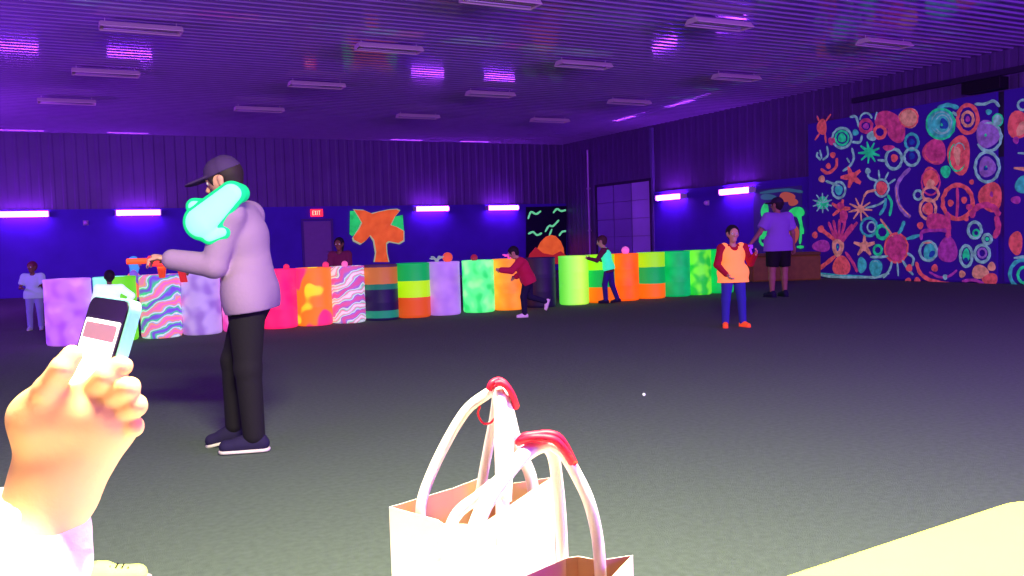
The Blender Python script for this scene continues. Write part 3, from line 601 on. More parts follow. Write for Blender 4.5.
def person(label, loc, phi, H, pose, wear, res=0.008, hs=1.0, skin=SK, group=None):
    """local frame: +Y is where the figure faces, +X its right side. phi: 0 = away from the camera, 90 = to image left, 180 = to the camera"""
    g = lambda k, d: pose.get(k, d)
    T = nrm(g('torso', (0, 0, 1))); tw = math.radians(g('twist', 0))
    Sx = V3(math.cos(tw), math.sin(tw), 0); Fd = nrm(np.cross(T, Sx)); Sx = nrm(np.cross(Fd, T))
    P = V3(0, 0, 0); W = g('width', 1.0)
    J = dict(pel=P, waist=P+T*.085*H, chest=P+T*.19*H, neck=P+T*.285*H)
    J['shR'] = P+T*.262*H+Sx*.100*H*W; J['shL'] = P+T*.262*H-Sx*.100*H*W
    Th = nrm(g('headup', T)); J['head'] = J['neck']+Th*(.035+.062*hs)*H+Fd*0.012*H
    def limb(a, d1, l1, d2, l2): b = a+nrm(d1)*l1*H; return b, b+nrm(d2)*l2*H
    J['hipR'] = P+Sx*.048*H*W; J['hipL'] = P-Sx*.048*H*W
    for s, sg in (('R', 1), ('L', -1)):
        d = g('arm'+s, ((sg*0.12, 0, -1), (sg*0.05, 0.15, -1))); J['el'+s], J['wr'+s] = limb(J['sh'+s], d[0], .168, d[1], .145)
        d = g('leg'+s, ((sg*0.06, 0, -1), (sg*0.02, 0, -1))); J['kn'+s], J['an'+s] = limb(J['hip'+s], d[0], .243, d[1], .235)
    fd = {s: nrm(g('foot'+s, (0.12 if s == 'R' else -0.12, 1, 0))) for s in 'RL'}
    foot = {}
    for s in 'RL':
        a = J['an'+s]; up = nrm(V3(0, 0, 1)-fd[s]*fd[s][2]); h_ = a-up*.022*H-fd[s]*.022*H; t_ = h_+fd[s]*.112*H; foot[s] = (h_, t_, up)
    low = min(min(h_[2], t_[2])-.020*H for h_, t_, u in foot.values())
    sh = V3(0, 0, -low)+V3(*g('shift', (0, 0, 0)))
    for k in J: J[k] = J[k]+sh
    foot = {s: (h_+sh, t_+sh, u) for s, (h_, t_, u) in foot.items()}
    s175 = H/1.75
    hy = math.radians(g('look', 0)); HF = nrm(Fd*math.cos(hy)-Sx*math.sin(hy)); HF = nrm(HF-Th*np.dot(HF, Th)); HR = nrm(np.cross(HF, Th))
    hd = J['head']; hz = hs*H
    # ---- body
    B = [cap(J['hipR'], J['hipL'], .056*H*W, k=.03*H, n=Fd, s=1.25), cap(J['pel'], J['waist'], .062*H*W, .060*H*W, .03*H, Fd, 1.25), cap(J['waist'], J['chest'], .060*H*W, .070*H*W, .03*H, Fd, 1.2),
         cap(J['chest']+Sx*.028*H*W, J['chest']-Sx*.028*H*W, .066*H, k=.03*H, n=Fd, s=1.15), cap(J['shR'], J['shL'], .034*H, k=.03*H),
         cap(J['neck']-T*.01*H, hd-Th*.02*H, .030*H, .028*H, .012*H)]
    for s in 'RL':
        B += [cap(J['sh'+s], J['el'+s], .031*H, .023*H, .015*H), cap(J['el'+s], J['wr'+s], .0235*H, .0155*H, .01*H),
              cap(J['hip'+s], J['kn'+s], .050*H*W, .033*H, .02*H), cap(J['kn'+s], J['kn'+s]*0.6+J['an'+s]*0.4, .033*H, .033*H, .02*H), cap(J['kn'+s]*0.6+J['an'+s]*0.4, J['an'+s], .033*H, .020*H, .01*H),
              cap(foot[s][0], foot[s][1], .020*H, .016*H, .015*H, foot[s][2], 1.2), cap(J['an'+s], foot[s][0], .020*H, .018*H, .01*H)]
        d = nrm(J['wr'+s]-J['el'+s]); d = nrm(g('hand'+s, d)); pn = g('palm'+s, None)
        if pn is None: pn = nrm(np.cross(d, HF)) if abs(np.dot(d, HF)) < 0.9 else V3(0, 0, -1); pn = pn if np.dot(pn, J['pel']-J['wr'+s]) > 0 else -pn
        sd = g('thumb'+s, HF if abs(np.dot(d, HF)) < 0.9 else V3(0, 0, 1))
        B += hand_prims(J['wr'+s]-d*.008*H, d, V3(*pn), V3(*sd), s175*1.05, g('curl', 0.5))
    # ---- head
    B += [cap(hd+Th*.018*hz-HF*.008*hz, hd+Th*.014*hz+HF*.006*hz, .0500*hz, .0490*hz, .01*hz, HR, 1.14),
          cap(hd-Th*.012*hz+HF*.010*hz, hd-Th*.040*hz+HF*.022*hz, .042*hz, .0245*hz, .015*hz, HR, 1.08),
          cap(hd+Th*.006*hz+HF*.050*hz, hd-Th*.014*hz+HF*.062*hz, .0055*hz, .0085*hz, .006*hz),
          cap(hd-Th*.030*hz+HF*.044*hz+HR*.010*hz, hd-Th*.030*hz+HF*.044*hz-HR*.010*hz, .0055*hz, k=.004*hz),
          cap(hd+Th*.020*hz+HF*.045*hz+HR*.018*hz, hd+Th*.020*hz+HF*.045*hz-HR*.018*hz, .0085*hz, k=.008*hz)]
    for sg in (1, -1):
        B.append(cap(hd+Th*.008*hz+HR*sg*.047*hz-HF*.004*hz, hd-Th*.012*hz+HR*sg*.045*hz, .011*hz, .007*hz, .004*hz, HR, 1.8))
        B.append(cap(hd+Th*.007*hz+HF*.053*hz+HR*sg*.018*hz, hd+Th*.007*hz+HF*.056*hz+HR*sg*.018*hz, .008*hz, op='sub'))
    rot = -yaw+math.radians(phi)
    me = field_mesh('person', B, res, .02*H)
    o = link('person', me, skin, None, loc, rot); tag(o, label, 'person', group)
    for sg in (1, -1):
        ec = hd+Th*.007*hz+HF*.0455*hz+HR*sg*.018*hz; bm = bmesh.new(); bmesh.ops.create_uvsphere(bm, u_segments=14, v_segments=10, radius=.0085*hz)
        e_me = bpy.data.meshes.new('eye')
        for f in bm.faces:
            f.smooth = True
            if np.dot(np.array(f.calc_center_median())/(.0085*hz), HF) > 0.86: f.material_index = 1
        bm.to_mesh(e_me); bm.free(); q = link('eye', e_me, [m_eye, m_iris], o); q.location = Vector(ec)
    def part(name, pr, mt, r=None, k=.012, parent=o, lb=None):
        q = link(name, field_mesh(name, pr, r or res, k*H), mt, parent)
        if lb: q['label'] = lb
        return q
    # ---- clothes
    def torso(th, low_, W2=1.0):
        return [cap(J['hipR']+T*low_*H*2.2, J['hipL']+T*low_*H*2.2, (.064+th)*H*W*W2, k=.03*H, n=Fd, s=1.2), cap(J['hipR']+T*.02*H, J['hipL']+T*.02*H, (.062+th)*H*W*W2, k=.03*H, n=Fd, s=1.2), cap(J['pel']+T*.02*H, J['waist'], (.074+th)*H*W*W2, (.068+th)*H*W, .03*H, Fd, 1.2), cap(J['waist'], J['chest'], (.068+th)*H*W, (.075+th)*H*W, .03*H, Fd, 1.18),
                cap(J['chest']+Sx*.028*H*W, J['chest']-Sx*.028*H*W, (.069+th)*H, k=.03*H, n=Fd, s=1.15), cap(J['shR'], J['shL'], (.036+th)*H, k=.03*H)]
    neckhole = [cap(J['neck']-T*.004*H+Fd*.014*H, hd, .034*H, .055*H, op='sub')]
    if 'shirt' in wear:
        mt, sl, th = wear['shirt']; pr = torso(th, wear.get('hem', -0.02), wear.get('hemw', 1.0))
        for s in 'RL':
            a, b, c = J['sh'+s], J['el'+s], J['wr'+s]
            if sl == 'long':
                pr += [cap(a, b, (.036+th)*H, (.028+th)*H, .02*H), cap(b, b*0.08+c*0.92, (.028+th)*H, (.021+th)*H, .01*H)]
            elif sl == 'short': pr += [cap(a, a*0.4+b*0.6, (.038+th)*H, (.037+th)*H, .02*H), cap(a*0.25+b*0.75, b, .028*H+th*H, .03*H+th*H, op='sub')]
        if sl == 'short':
            pr = [q for q in pr if q['op'] == 'add']+[q for q in pr if q['op'] != 'add']
            pr.append(half(J['pel']+T*(wear.get('hem', -0.02)-.035)*H, -T))
        else: pr.append(half(J['pel']+T*(wear.get('hem', -0.02)-.045)*H, -T))
        part('shirt', pr+neckhole, mt, lb=wear.get('shirt_label'))
    if 'vest' in wear:
        mt, th, lowv = wear['vest']; pr = torso(th, lowv, 1.15)[:5]+[cap(J['chest']+T*.03*H+Sx*.06*H*W, J['shR']-Sx*.028*H+T*.012*H, (.03+th)*H, (.022+th)*H, .02*H), cap(J['chest']+T*.03*H-Sx*.06*H*W, J['shL']+Sx*.028*H+T*.012*H, (.03+th)*H, (.022+th)*H, .02*H)]
        pr += [cap(J['neck']+Fd*.05*H-T*.012*H, J['neck']+Fd*.10*H, .040*H, op='sub'), cap(J['neck'], hd, .036*H, .05*H, op='sub'), half(J['pel']+T*(lowv-.03)*H, -T)]
        part('bib', pr, mt, lb=wear.get('vest_label'))
    if 'trousers' in wear:
        mt, th, cut = wear['trousers']; pr = [cap(J['hipR'], J['hipL'], (.058+th)*H*W, k=.02*H, n=Fd, s=1.25), cap(J['pel'], J['waist']-T*.02*H, (.064+th)*H*W, (.062+th)*H*W, .02*H, Fd, 1.2)]
        for s in 'RL':
            a, b, c = J['hip'+s], J['kn'+s], J['an'+s]
            if cut == 'long': pr += [cap(a, b, (.053+th)*H*W, (.037+th)*H, .02*H), cap(b, b*0.06+c*0.94, (.037+th)*H, (.030+th)*H, .015*H)]
            else: pr += [cap(a, b*0.85+a*0.15, (.055+th)*H*W, (.050+th)*H, .015*H)]
        if cut != 'long':
            for s in 'RL': pr.append(cap(J['kn'+s], J['kn'+s]*0.5+J['an'+s]*0.5, (.05+th)*H, (.04+th)*H, op='sub'))
        part('trousers' if cut == 'long' else 'shorts', pr, mt)
    if 'shoe' in wear:
        mt, ms = wear['shoe']
        for s in 'RL':
            h_, t_, up = foot[s]; q = part('shoe', [cap(h_+up*.006*H, t_+up*.002*H, .027*H, .024*H, .01*H, up, 1.1), cap(h_+up*.028*H+fd[s]*.012*H, h_+fd[s]*.07*H+up*.012*H, .024*H, .020*H, .015*H), half(h_-up*.012*H, -up)], mt, min(res, .006))
            part('sole', [cap(h_-up*.012*H, t_-up*.012*H, .0285*H, .026*H, .01*H), half(h_-up*.0195*H, -up), half(h_-up*.009*H, up)], ms, min(res, .005), parent=q)
    if 'hair' in wear:
        mt, style = wear['hair']; t_ = .006
        pr = [cap(hd+Th*.022*hz-HF*.012*hz, hd+Th*.020*hz+HF*.004*hz, (.0515+t_)*hz, (.050+t_)*hz, .01*hz, HR, 1.12), cap(hd-Th*.012*hz-HF*.022*hz, hd+Th*.01*hz-HF*.02*hz, .036*hz, .045*hz, .01*hz)]
        if style == 'long': pr.append(cap(hd-Th*.01*hz-HF*.025*hz, hd-Th*.10*hz-HF*.03*hz, .045*hz, .03*hz, .02*hz, HF, 1.3))
        pr.append(cap(hd-Th*.030*hz+HF*.060*hz, hd+Th*.012*hz+HF*.068*hz, .050*hz, .046*hz, op='sub'))
        for sg in (1, -1): pr.append(cap(hd-Th*.02*hz+HR*sg*.05*hz+HF*.012*hz, hd+Th*.004*hz+HR*sg*.05*hz+HF*.006*hz, .020*hz, op='sub'))
        part('hair', pr, mt, min(res, .006))
    if 'hood' in wear:
        part('hood', [cap(hd+Th*.018*hz-HF*.012*hz, hd-Th*.01*hz-HF*.004*hz, .064*hz, .058*hz, .01*hz), cap(hd-Th*.03*hz, J['neck'], .05*hz, .05*H, .02*hz), cap(hd-Th*.006*hz+HF*.05*hz, hd-Th*.006*hz+HF*.08*hz, .042*hz, op='sub')], wear['hood'], min(res, .006))
    if 'cap' in wear:
        part('cap', [cap(hd+Th*.026*hz-HF*.010*hz, hd+Th*.026*hz+HF*.003*hz, .0585*hz, .056*hz, .01*hz, HR, 1.08), half(hd+Th*.024*hz, -Th-HF*0.12),
                     cap(hd+Th*.027*hz+HF*.045*hz, hd+Th*.024*hz+HF*.092*hz, .042*hz, .038*hz, .004*hz, Th, 5.0)], wear['cap'], min(res, .005))
    return o, J, s175
# ---- the walking man
m_sweat = mat('lilac_sweatshirt', (146, 118, 150), 0.85, bump=0.2, bscale=40, glow=0.10, glow_rgb=(170, 130, 200))
m_black = mat('black_cloth', (22, 17, 26), 0.85, bump=0.2, bscale=40)
m_navy = mat('navy_cloth', (34, 26, 62), 0.85)
m_sole = mat('white_sole', (225, 215, 205), 0.6)
foot_at = on_floor(246, 449)
man, J, s_ = person('person in a lilac sweatshirt, dark cap and black trousers walking left across the turf', (foot_at.x+0.07, foot_at.y-0.02, 0), 98, 1.80,
    dict(torso=(0.0, 0.10, 1), headup=(0, 0.30, 1), width=1.12, twist=-8, armR=((0.12, 0.05, -1), (0.02, 1, 0.02)), armL=((-0.05, 0.32, -1), (0.14, 1, 0.18)), curl=1.2, palmR=(0, 0.2, -1), palmL=(0, 0.2, -1), thumbR=(-1, 0, 0), thumbL=(1, 0, 0),
         legL=((-0.02, 0.02, -1), (0, -0.04, -1)), legR=((0.03, 0.36, -1), (0.0, 0.02, -1)), footR=(0.1, 1, -0.22), footL=(-0.05, 1, 0)),
    dict(shirt=(m_sweat, 'long', .012), hem=-0.012, hemw=1.08, trousers=(m_black, .006, 'long'), shoe=(m_navy, m_sole), cap=mat('dark_cap', (64, 42, 88), 0.8), hair=(mat('dark_hair', (40, 26, 32), 0.7), 'short')), res=0.006)
# turquoise glowing bib slung round the neck and over the shoulder (part of what he wears)
m_teal = mat('turquoise_cloth', (120, 240, 190), 0.8, glow=0.95, glow_rgb=(130, 255, 205), bump=0.5, bscale=12)  # paleness of the overexposed core put into colour and glow
shl, ch, nk = J['shL'], J['chest'], J['neck']
def scarf(g_, x_, mt, nm, par):
    x_ -= 0.085; g_ -= 0.006
    pr = [cap((x_, .04, 1.525), (x_, .21, 1.37), .075+g_, .105+g_, .02, V3(1, -.1, 0), 2.2), cap((x_+.03, .25, 1.46), (x_+.05, .14, 1.45), .050+g_, .05+g_, .012, V3(1, 0, 0), 1.8),
          cap((x_, .10, 1.31), (x_, .17, 1.29), .045+g_, .05+g_, .02, V3(1, 0, 0), 1.8), cap((x_+.04, .0, 1.53), (x_+.20, .03, 1.55), .055+g_, .05+g_, .03)]
    q = link(nm, field_mesh(nm, pr, 0.005), mt, par); return q
q = scarf(-0.012, -.205, m_teal, 'scarf', man); q['label'] = 'pale turquoise glowing cloth round the neck and chest'
scarf(0.006, -.185, mat('cloth_edge_tone', (4, 190, 110), 0.8, glow=0.85), 'scarf_edge', q)['label'] = 'darker turquoise edge painted around the overexposed core of the cloth'  # larger second layer, painted darker as the rim outside the overexposed core
# red toy blaster in his hands
def blaster(loc, rz, lb, s=1.0):
    e = empty('toy_blaster', loc, rz); tag(e, lb, 'toy blaster')
    m1 = mat('blaster_red', (245, 50, 60), 0.4, glow=0.6); m2 = mat('blaster_orange', (255, 78, 44), 0.4, glow=0.6)
    MB().box((-0.022*s, -0.10*s, -0.02*s), (0.022*s, 0.12*s, 0.045*s)).build('receiver', m1, e, bevel=0.01)
    MB().tube([(0, 0.12*s, 0.015*s), (0, 0.24*s, 0.015*s)], 0.018*s, 14).build('barrel', m2, e)
    MB().prism([(-0.08*s, -0.02*s), (-0.04*s, -0.02*s), (-0.06*s, -0.12*s), (-0.10*s, -0.12*s)], (-0.014*s, 0, 0), 0.028*s, (0, 1, 0), (0, 0, 1), (1, 0, 0)).build('grip', m1, e, bevel=0.006)
    MB().prism([(0.02*s, -0.02*s), (0.07*s, -0.02*s), (0.06*s, -0.09*s), (0.03*s, -0.09*s)], (-0.016*s, 0, 0), 0.032*s, (0, 1, 0), (0, 0, 1), (1, 0, 0)).build('magazine', m2, e, bevel=0.005)
    return e
mw = Matrix.Translation(man.location) @ Matrix.Rotation(man.rotation_euler.z, 4, 'Z')
hp = mw @ Vector((J['wrR']+J['wrL'])/2+V3(0, 0.11, 0.0))
blaster(hp, man.rotation_euler.z, 'red and orange toy blaster held out by the walking person in lilac')
# ---- boy in orange bib
m_redc = mat('dark_red_cloth', (150, 12, 40), 0.85, glow=0.30, glow_rgb=(150, 8, 40)); m_jean = mat('blue_jeans', (52, 44, 150), 0.85, glow=0.12)
m_orb = mat('orange_bib', (255, 138, 74), 0.8, glow=0.85, bump=0.25, bscale=25)
p0 = on_floor(734, 327)
boy, J, s_ = person('boy in an orange bib over a red long-sleeved shirt standing on the turf', (p0.x, p0.y, 0), 184, 1.30,
    dict(width=1.12, armR=((0.32, 0.06, -1), (-0.55, 0.55, -0.75)), armL=((-0.42, 0.05, -1), (-0.05, 0.7, 0.55)), curl=0.8, legR=((0.10, 0.02, -1), (0.04, 0, -1)), legL=((-0.10, 0.03, -1), (-0.04, 0, -1)), footR=(0.3, 1, 0), footL=(-0.3, 1, 0)),
    dict(shirt=(m_redc, 'long', .006), vest=(m_orb, .020, -.045), vest_label='glowing orange sleeveless bib', trousers=(m_jean, .006, 'long'), shoe=(mat('orange_shoes', (240, 80, 40), 0.7, glow=0.6), mat('orange_soles', (235, 70, 50), 0.7, glow=0.5)), hair=(mat('black_hair', (34, 20, 34), 0.7), 'short')), res=0.006, hs=1.22)
# mark on the bib
q = MB().prism([(-.03, 0), (-.01, .012), (.03, .008), (.032, .02), (-.005, .026), (-.034, .012)], (0, 0, 0), 0.002, (1, 0, 0), (0, 0, 1), (0, 1, 0)).build('bib_mark', m_redc, boy); q.location = Vector(J['chest']+V3(-.055, .100, .0)); q['label'] = 'small dark red mark on the chest of the bib'
# ---- tall person in shorts
p0 = on_floor(779, 297)
per, J, s_ = person('tall person in lavender shirt and black shorts with back turned, by the poster', (p0.x, p0.y, 0), 20, 1.86,
    dict(width=1.15, look=25, armL=((-0.62, 0.1, -1), (-0.62, 0.2, -0.75)), armR=((0.42, 0.05, -1), (0.28, 0.3, -0.9)), legR=((0.07, 0.02, -1), (0.0, 0, -1)), legL=((-0.07, 0.02, -1), (-0.02, 0, -1))),
    dict(shirt=(mat('lavender_shirt', (128, 84, 176), 0.85, glow=0.28, glow_rgb=(110, 50, 190)), 'short', .016), hem=-0.03, hemw=1.12, trousers=(m_black, .012, 'short'), shoe=(m_navy, m_navy), cap=mat('dark_cap2', (50, 32, 60), 0.8), hair=(mat('dark_hair', (40, 26, 32), 0.7), 'short')), res=0.010, skin=mat('skin_tan', (170, 108, 100), 0.55))
hp = Matrix.Translation(per.location) @ Matrix.Rotation(per.rotation_euler.z, 4, 'Z') @ Vector(J['wrL']+V3(-.07, .03, -.05))
e = empty('toy_blaster', hp, per.rotation_euler.z+1.0); tag(e, 'violet toy blaster held low by the tall person in shorts', 'toy blaster')
m_vi = mat('violet_plastic', (150, 40, 240), 0.4, glow=0.9)
MB().box((-0.025, -0.12, -0.03), (0.025, 0.14, 0.04)).build('receiver', m_vi, e, bevel=0.01)
MB().tube([(0, 0.14, 0.01), (0, 0.26, 0.01)], 0.02, 12).build('barrel', m_vi, e)
MB().prism([(-0.09, -0.03), (-0.04, -0.03), (-0.06, -0.13), (-0.11, -0.13)], (-0.015, 0, 0), 0.03, (0, 1, 0), (0, 0, 1), (1, 0, 0)).build('grip', m_vi, e, bevel=0.005)
# ---- child leaning on the drums in green bib
p0 = on_floor(603, 301)
person('child in a mint bib and dark trousers leaning on the banded drum', (p0.x-0.26, p0.y-0.62, 0), 72, 1.24,
    dict(torso=(0, 0.22, 1), headup=(0, 0.2, 1), armR=((0.1, 0.5, -0.9), (0, 1, 0.3)), armL=((-0.15, 0.55, -0.85), (0, 1, 0.25)), legL=((0, 0.25, -1), (0, -0.05, -1)), legR=((0, -0.12, -1), (0.02, -0.35, -1)), footR=(0, 1, -0.15), curl=0.9),
    dict(shirt=(mat('maroon_cloth', (90, 30, 60), 0.85, glow=0.15), 'long', .004), vest=(mat('mint_bib', (60, 240, 170), 0.8, glow=0.75), .012, .0), trousers=(mat('indigo_cloth', (52, 24, 120), 0.85, glow=0.12), .004, 'long'), shoe=(m_navy, m_navy), hair=(mat('brown_hair', (80, 40, 50), 0.7), 'short')), res=0.008, hs=1.2)
# ---- child in red running
p0 = on_floor(529, 317)
person('child in a dark red top running left past the gap in the drums', (p0.x, p0.y, 0), 92, 1.16,
    dict(torso=(0, 0.42, 1), headup=(0, 0.6, 1), width=1.25, armR=((0.1, -0.4, -0.8), (0.1, 0.9, -0.45)), armL=((-0.1, 0.7, -0.7), (0, 1, 0.1)), legL=((0, 0.30, -1), (0, -0.05, -1)), legR=((0.05, -0.1, -1), (0.05, -1, -0.35)), footR=(0, 0.35, -1), curl=0.9),
    dict(shirt=(mat('crimson_cloth', (158, 16, 62), 0.85, glow=0.45), 'long', .018), hem=-0.02, hemw=1.1, trousers=(m_navy, .006, 'long'), shoe=(mat('pink_shoes', (205, 150, 210), 0.6, glow=0.4), m_sole), hair=(mat('black_hair', (34, 20, 34), 0.7), 'short')), res=0.008, hs=1.2)
# ---- person in dark red behind the drums
x, y = drum_pos[8]
person('person in dark maroon standing behind the navy drum, below the tree picture', (x-0.42, y+0.75, 0), 172, 1.34,
    dict(torso=(0, 0.05, 1), armR=((0.2, 0.3, -1), (-0.3, 1, 0)), armL=((-0.2, 0.3, -1), (0.3, 1, 0))),
    dict(shirt=(mat('maroon_top', (88, 18, 62), 0.85, glow=0.30), 'long', .012), trousers=(m_navy, .005, 'long'), shoe=(m_navy, m_navy), hair=(mat('black_hair', (34, 20, 34), 0.7), 'long')), res=0.010, hs=1.15, skin=SKD)
# ---- child with blue hood and orange bib behind the drums
x, y = drum_pos[1]
person('child with a pale blue hood and orange bib behind the mint and lime drum', (x+0.28, y+0.62, 0), -70, 1.14,
    dict(torso=(0, 0.05, 1), width=1.1, armR=((0.1, 0.55, -0.8), (0, 1, 0.05)), armL=((-0.1, 0.55, -0.8), (0, 1, 0.05))),
    dict(shirt=(mat('lilac_sleeves', (140, 100, 205), 0.85, glow=0.4), 'long', .006), vest=(mat('salmon_bib', (245, 110, 90), 0.8, glow=0.75), .016, .0), trousers=(m_navy, .005, 'long'), shoe=(m_navy, m_navy), hood=mat('blue_hood', (70, 150, 215), 0.85, glow=0.7), hair=(mat('brown_hair', (80, 40, 50), 0.7), 'short')), res=0.008, hs=1.15)
# ---- second blurred child behind the swirl drum in a dark red top
x, y = drum_pos[2]
person('child with dark hair in a red top behind the swirled drum', (x+0.50, y+0.72, 0), 100, 1.14,
    dict(torso=(0, 0.1, 1), armR=((0.1, 0.6, -0.7), (0, 1, 0.05)), armL=((-0.1, 0.6, -0.7), (0, 1, 0.05))),
    dict(shirt=(mat('red_top', (215, 40, 70), 0.85, glow=0.5), 'long', .006), trousers=(m_navy, .005, 'long'), shoe=(m_navy, m_navy), hair=(mat('black_hair', (34, 20, 34), 0.7), 'short')), res=0.009, hs=1.15, skin=SKD)
# ---- far left child
p0 = on_floor(36, 330)
person('child in pale grey-blue clothes standing left of the leftmost drum', (p0.x, p0.y, 0), 200, 1.10,
    dict(armR=((0.35, 0.15, -1), (-0.3, 0.9, 0)), armL=((-0.2, 0.3, -1), (0.1, 1, 0.2)), width=1.1, look=-30),
    dict(shirt=(mat('pale_top', (150, 145, 205), 0.85, glow=0.3), 'short', .012), trousers=(mat('pale_trousers', (120, 100, 190), 0.85, glow=0.25), .006, 'long'), shoe=(mat('pale_shoes', (150, 130, 200), 0.7, glow=0.2), m_sole), hair=(mat('auburn_hair', (110, 36, 70), 0.7), 'short')), res=0.008, hs=1.2, skin=SKD)
# ---- small child in white in front of the lime drum
p0 = on_floor(112, 350)
person('small child in white top and pale green trousers in front of the lime drum', (p0.x, p0.y, 0), 30, 0.98,
    dict(torso=(0.05, 0.05, 1), width=1.3, armR=((0.75, 0.2, -0.6), (-0.2, 0.7, -0.6)), armL=((-0.3, 0.2, -1), (0, 0.6, -0.8))),
    dict(shirt=(mat('white_green_top', (225, 250, 235), 0.85, glow=0.75), 'long', .014), hem=-0.05, trousers=(mat('pale_green_trousers', (150, 225, 195), 0.85, glow=0.5), .008, 'long'), shoe=(m_sole, m_sole), hair=(mat('black_hair', (34, 20, 34), 0.7), 'short')), res=0.008, hs=1.25, skin=SKD)

# ================================================================== FOREGROUND
# yellow table
m_yel = mat('yellow_table_top', (255, 248, 90), 0.6, glow=0.45, noise=0.03)  # glow added to brighten the plastic, taken as fluorescing under black light
e = empty('table', (1.13, 0.52, 0)); tag(e, 'bright yellow table top at the bottom right corner', 'table')
A = np.array([0.86, 0.88]); B_ = np.array([1.40, 0.92]); ux = (B_-A)/np.linalg.norm(B_-A); uy = np.array([ux[1], -ux[0]])
def rounded(c0, w_, h_, r):
    out = []
    for cx_, cy_, a0 in ((w_-r, r, -90), (w_-r, h_-r, 0), (r, h_-r, 90), (r, r, 180)):
        for k_ in range(9): a = math.radians(a0+90*k_/8); out.append((cx_+r*math.cos(a), cy_+r*math.sin(a)))
    return out
org2 = A-ux*0.12
poly = [(a, b_) for a, b_ in rounded(0, 0.74, 0.72, 0.09)]
toW = lambda a, b_: (org2[0]+ux[0]*a+uy[0]*b_-1.13, org2[1]+ux[1]*a+uy[1]*b_-0.52)
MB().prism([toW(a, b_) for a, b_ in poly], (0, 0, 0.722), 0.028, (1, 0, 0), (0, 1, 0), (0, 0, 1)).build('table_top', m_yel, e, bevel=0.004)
m_leg = mat('grey_steel_leg', (90, 90, 96), 0.4, metal=0.7)
for a, b_ in ((0.08, 0.08), (0.66, 0.08), (0.66, 0.64), (0.08, 0.64)):
    q = toW(a, b_); MB().tube([(q[0], q[1], 0), (q[0], q[1], 0.722)], 0.018, 12).build('leg', m_leg, e)
# second table carrying the bags (its top lies just below the picture)
e = empty('table', (0.32, 0.55, 0), -yaw); tag(e, 'plain white table the paper bags stand on, below the frame', 'table')
tt = MB().box((-0.40, -0.42, 0.722), (0.17, 0.48, 0.75)).build('table_top', mat('white_table_top', (220, 215, 205), 0.5), e, bevel=0.006)
for a, b_ in ((-0.34, -0.36), (0.11, -0.36), (0.11, 0.42), (-0.34, 0.42)): MB().tube([(a, b_, 0), (a, b_, 0.722)], 0.018, 12).build('leg', m_leg, e)
# paper bags
m_paper = mat('white_kraft_paper', (246, 232, 226), 0.8, bump=0.15, bscale=30)
m_tan = mat('kraft_inside', (196, 150, 118), 0.9)
m_tie = mat('red_tie', (214, 24, 62), 0.5)
m_cord = mat('white_paper_cord', (250, 240, 236), 0.8)
def bag(label, rim, hrim, handles, tie, extra_tie=None):
    c = sum((Vector((q.x, q.y, 0)) for q in rim), Vector())/len(rim); e = empty('paper_bag', (c.x, c.y, 0.75)); tag(e, label, 'paper bag')
    W_ = [Vector((q.x-c.x, q.y-c.y, 0)) for q in rim]; K = len(W_); H_ = hrim-0.75; th = 0.0014; b = MB()
    # outer wall
    rows = [(0, 1.0), (0.5, 1.0), (1.0, 1.0)]
    for h_, s_ in rows:
        for q in W_: b.v.append((q.x*s_, q.y*s_, h_*H_))
    n1 = len(b.v)
    for h_, s_ in rows:
        for q in W_: b.v.append((q.x*0.985, q.y*0.985, max(0.002, h_*H_)))
    for j in range(2):
        for i in range(K):
            i2 = (i+1) % K; b.f.append((j*K+i, j*K+i2, (j+1)*K+i2, (j+1)*K+i)); b.m.append(0)
            b.f.append((n1+j*K+i2, n1+j*K+i, n1+(j+1)*K+i, n1+(j+1)*K+i2)); b.m.append(1)
    for i in range(K):
        i2 = (i+1) % K; b.f.append((2*K+i, 2*K+i2, n1+2*K+i2, n1+2*K+i)); b.m.append(0)
    b.f.append(tuple(reversed(range(K)))); b.m.append(0); b.f.append(tuple(n1+i for i in range(K))); b.m.append(1)
    me = me_from('bag_body', b.v, b.f, b.m); q = link('bag_body', me, [m_paper, m_tan], e)
    base = Vector((c.x, c.y, 0.75))
    for h_ in handles:
        pts = spline([tuple(at_depth(*t)-base) for t in h_], 8)
        MB().tube(pts, 0.0072, 12, flat=0.75).build('handle', m_cord, e, smooth=True)
    for t_ in tie:
        MB().tube(spline([tuple(at_depth(*t)-base) for t in t_[1:]], 6), t_[0], 8).build('tie', m_tie, e, smooth=True)['label'] = 'red twist tie round the handles'
    return e
rimA = [on_floor(x, y, 0.94) for x, y in ((389, 507), (437, 520), (443, 524), (482, 525), (518, 500), (553, 477), (508, 484), (479, 478), (453, 488))]
bag('white paper bag with pink-tinted side, the left and farther of the pair', rimA, 0.94,
    [[(421, 530, .95), (421, 506, .95), (428, 482, .955), (444, 447, .96), (465, 412, .96), (484, 396, .955), (496, 391, .95), (500, 402, .94), (501, 440, .92), (502, 480, .905), (503, 545, .895)],
     [(478, 510, 1.02), (481, 488, 1.02), (487, 455, 1.01), (494, 420, .99), (499, 392, .965), (507, 408, .97), (515, 438, .98), (524, 460, .99), (531, 478, 1.0), (536, 510, 1.0)],
     [(497, 394, .955), (506, 400, .95), (508, 440, .93), (506, 500, .90)]],
    [(0.0035, (489, 390, .945), (492, 383, .945), (499, 380, .95), (505, 384, .945), (511, 393, .945), (517, 407, .95)),
     (0.0035, (495, 384, .94), (501, 383, .94), (508, 388, .94), (514, 399, .945), (516, 408, .95)),
     (0.0012, (480, 406, .955), (478, 414, .955), (483, 423, .955), (490, 423, .95), (495, 418, .945))])
rimB = [on_floor(x, y, 0.935) for x, y in ((633, 555), (600, 560), (578, 556), (566, 558), (520, 578), (462, 606), (490, 628), (530, 650), (590, 600))]
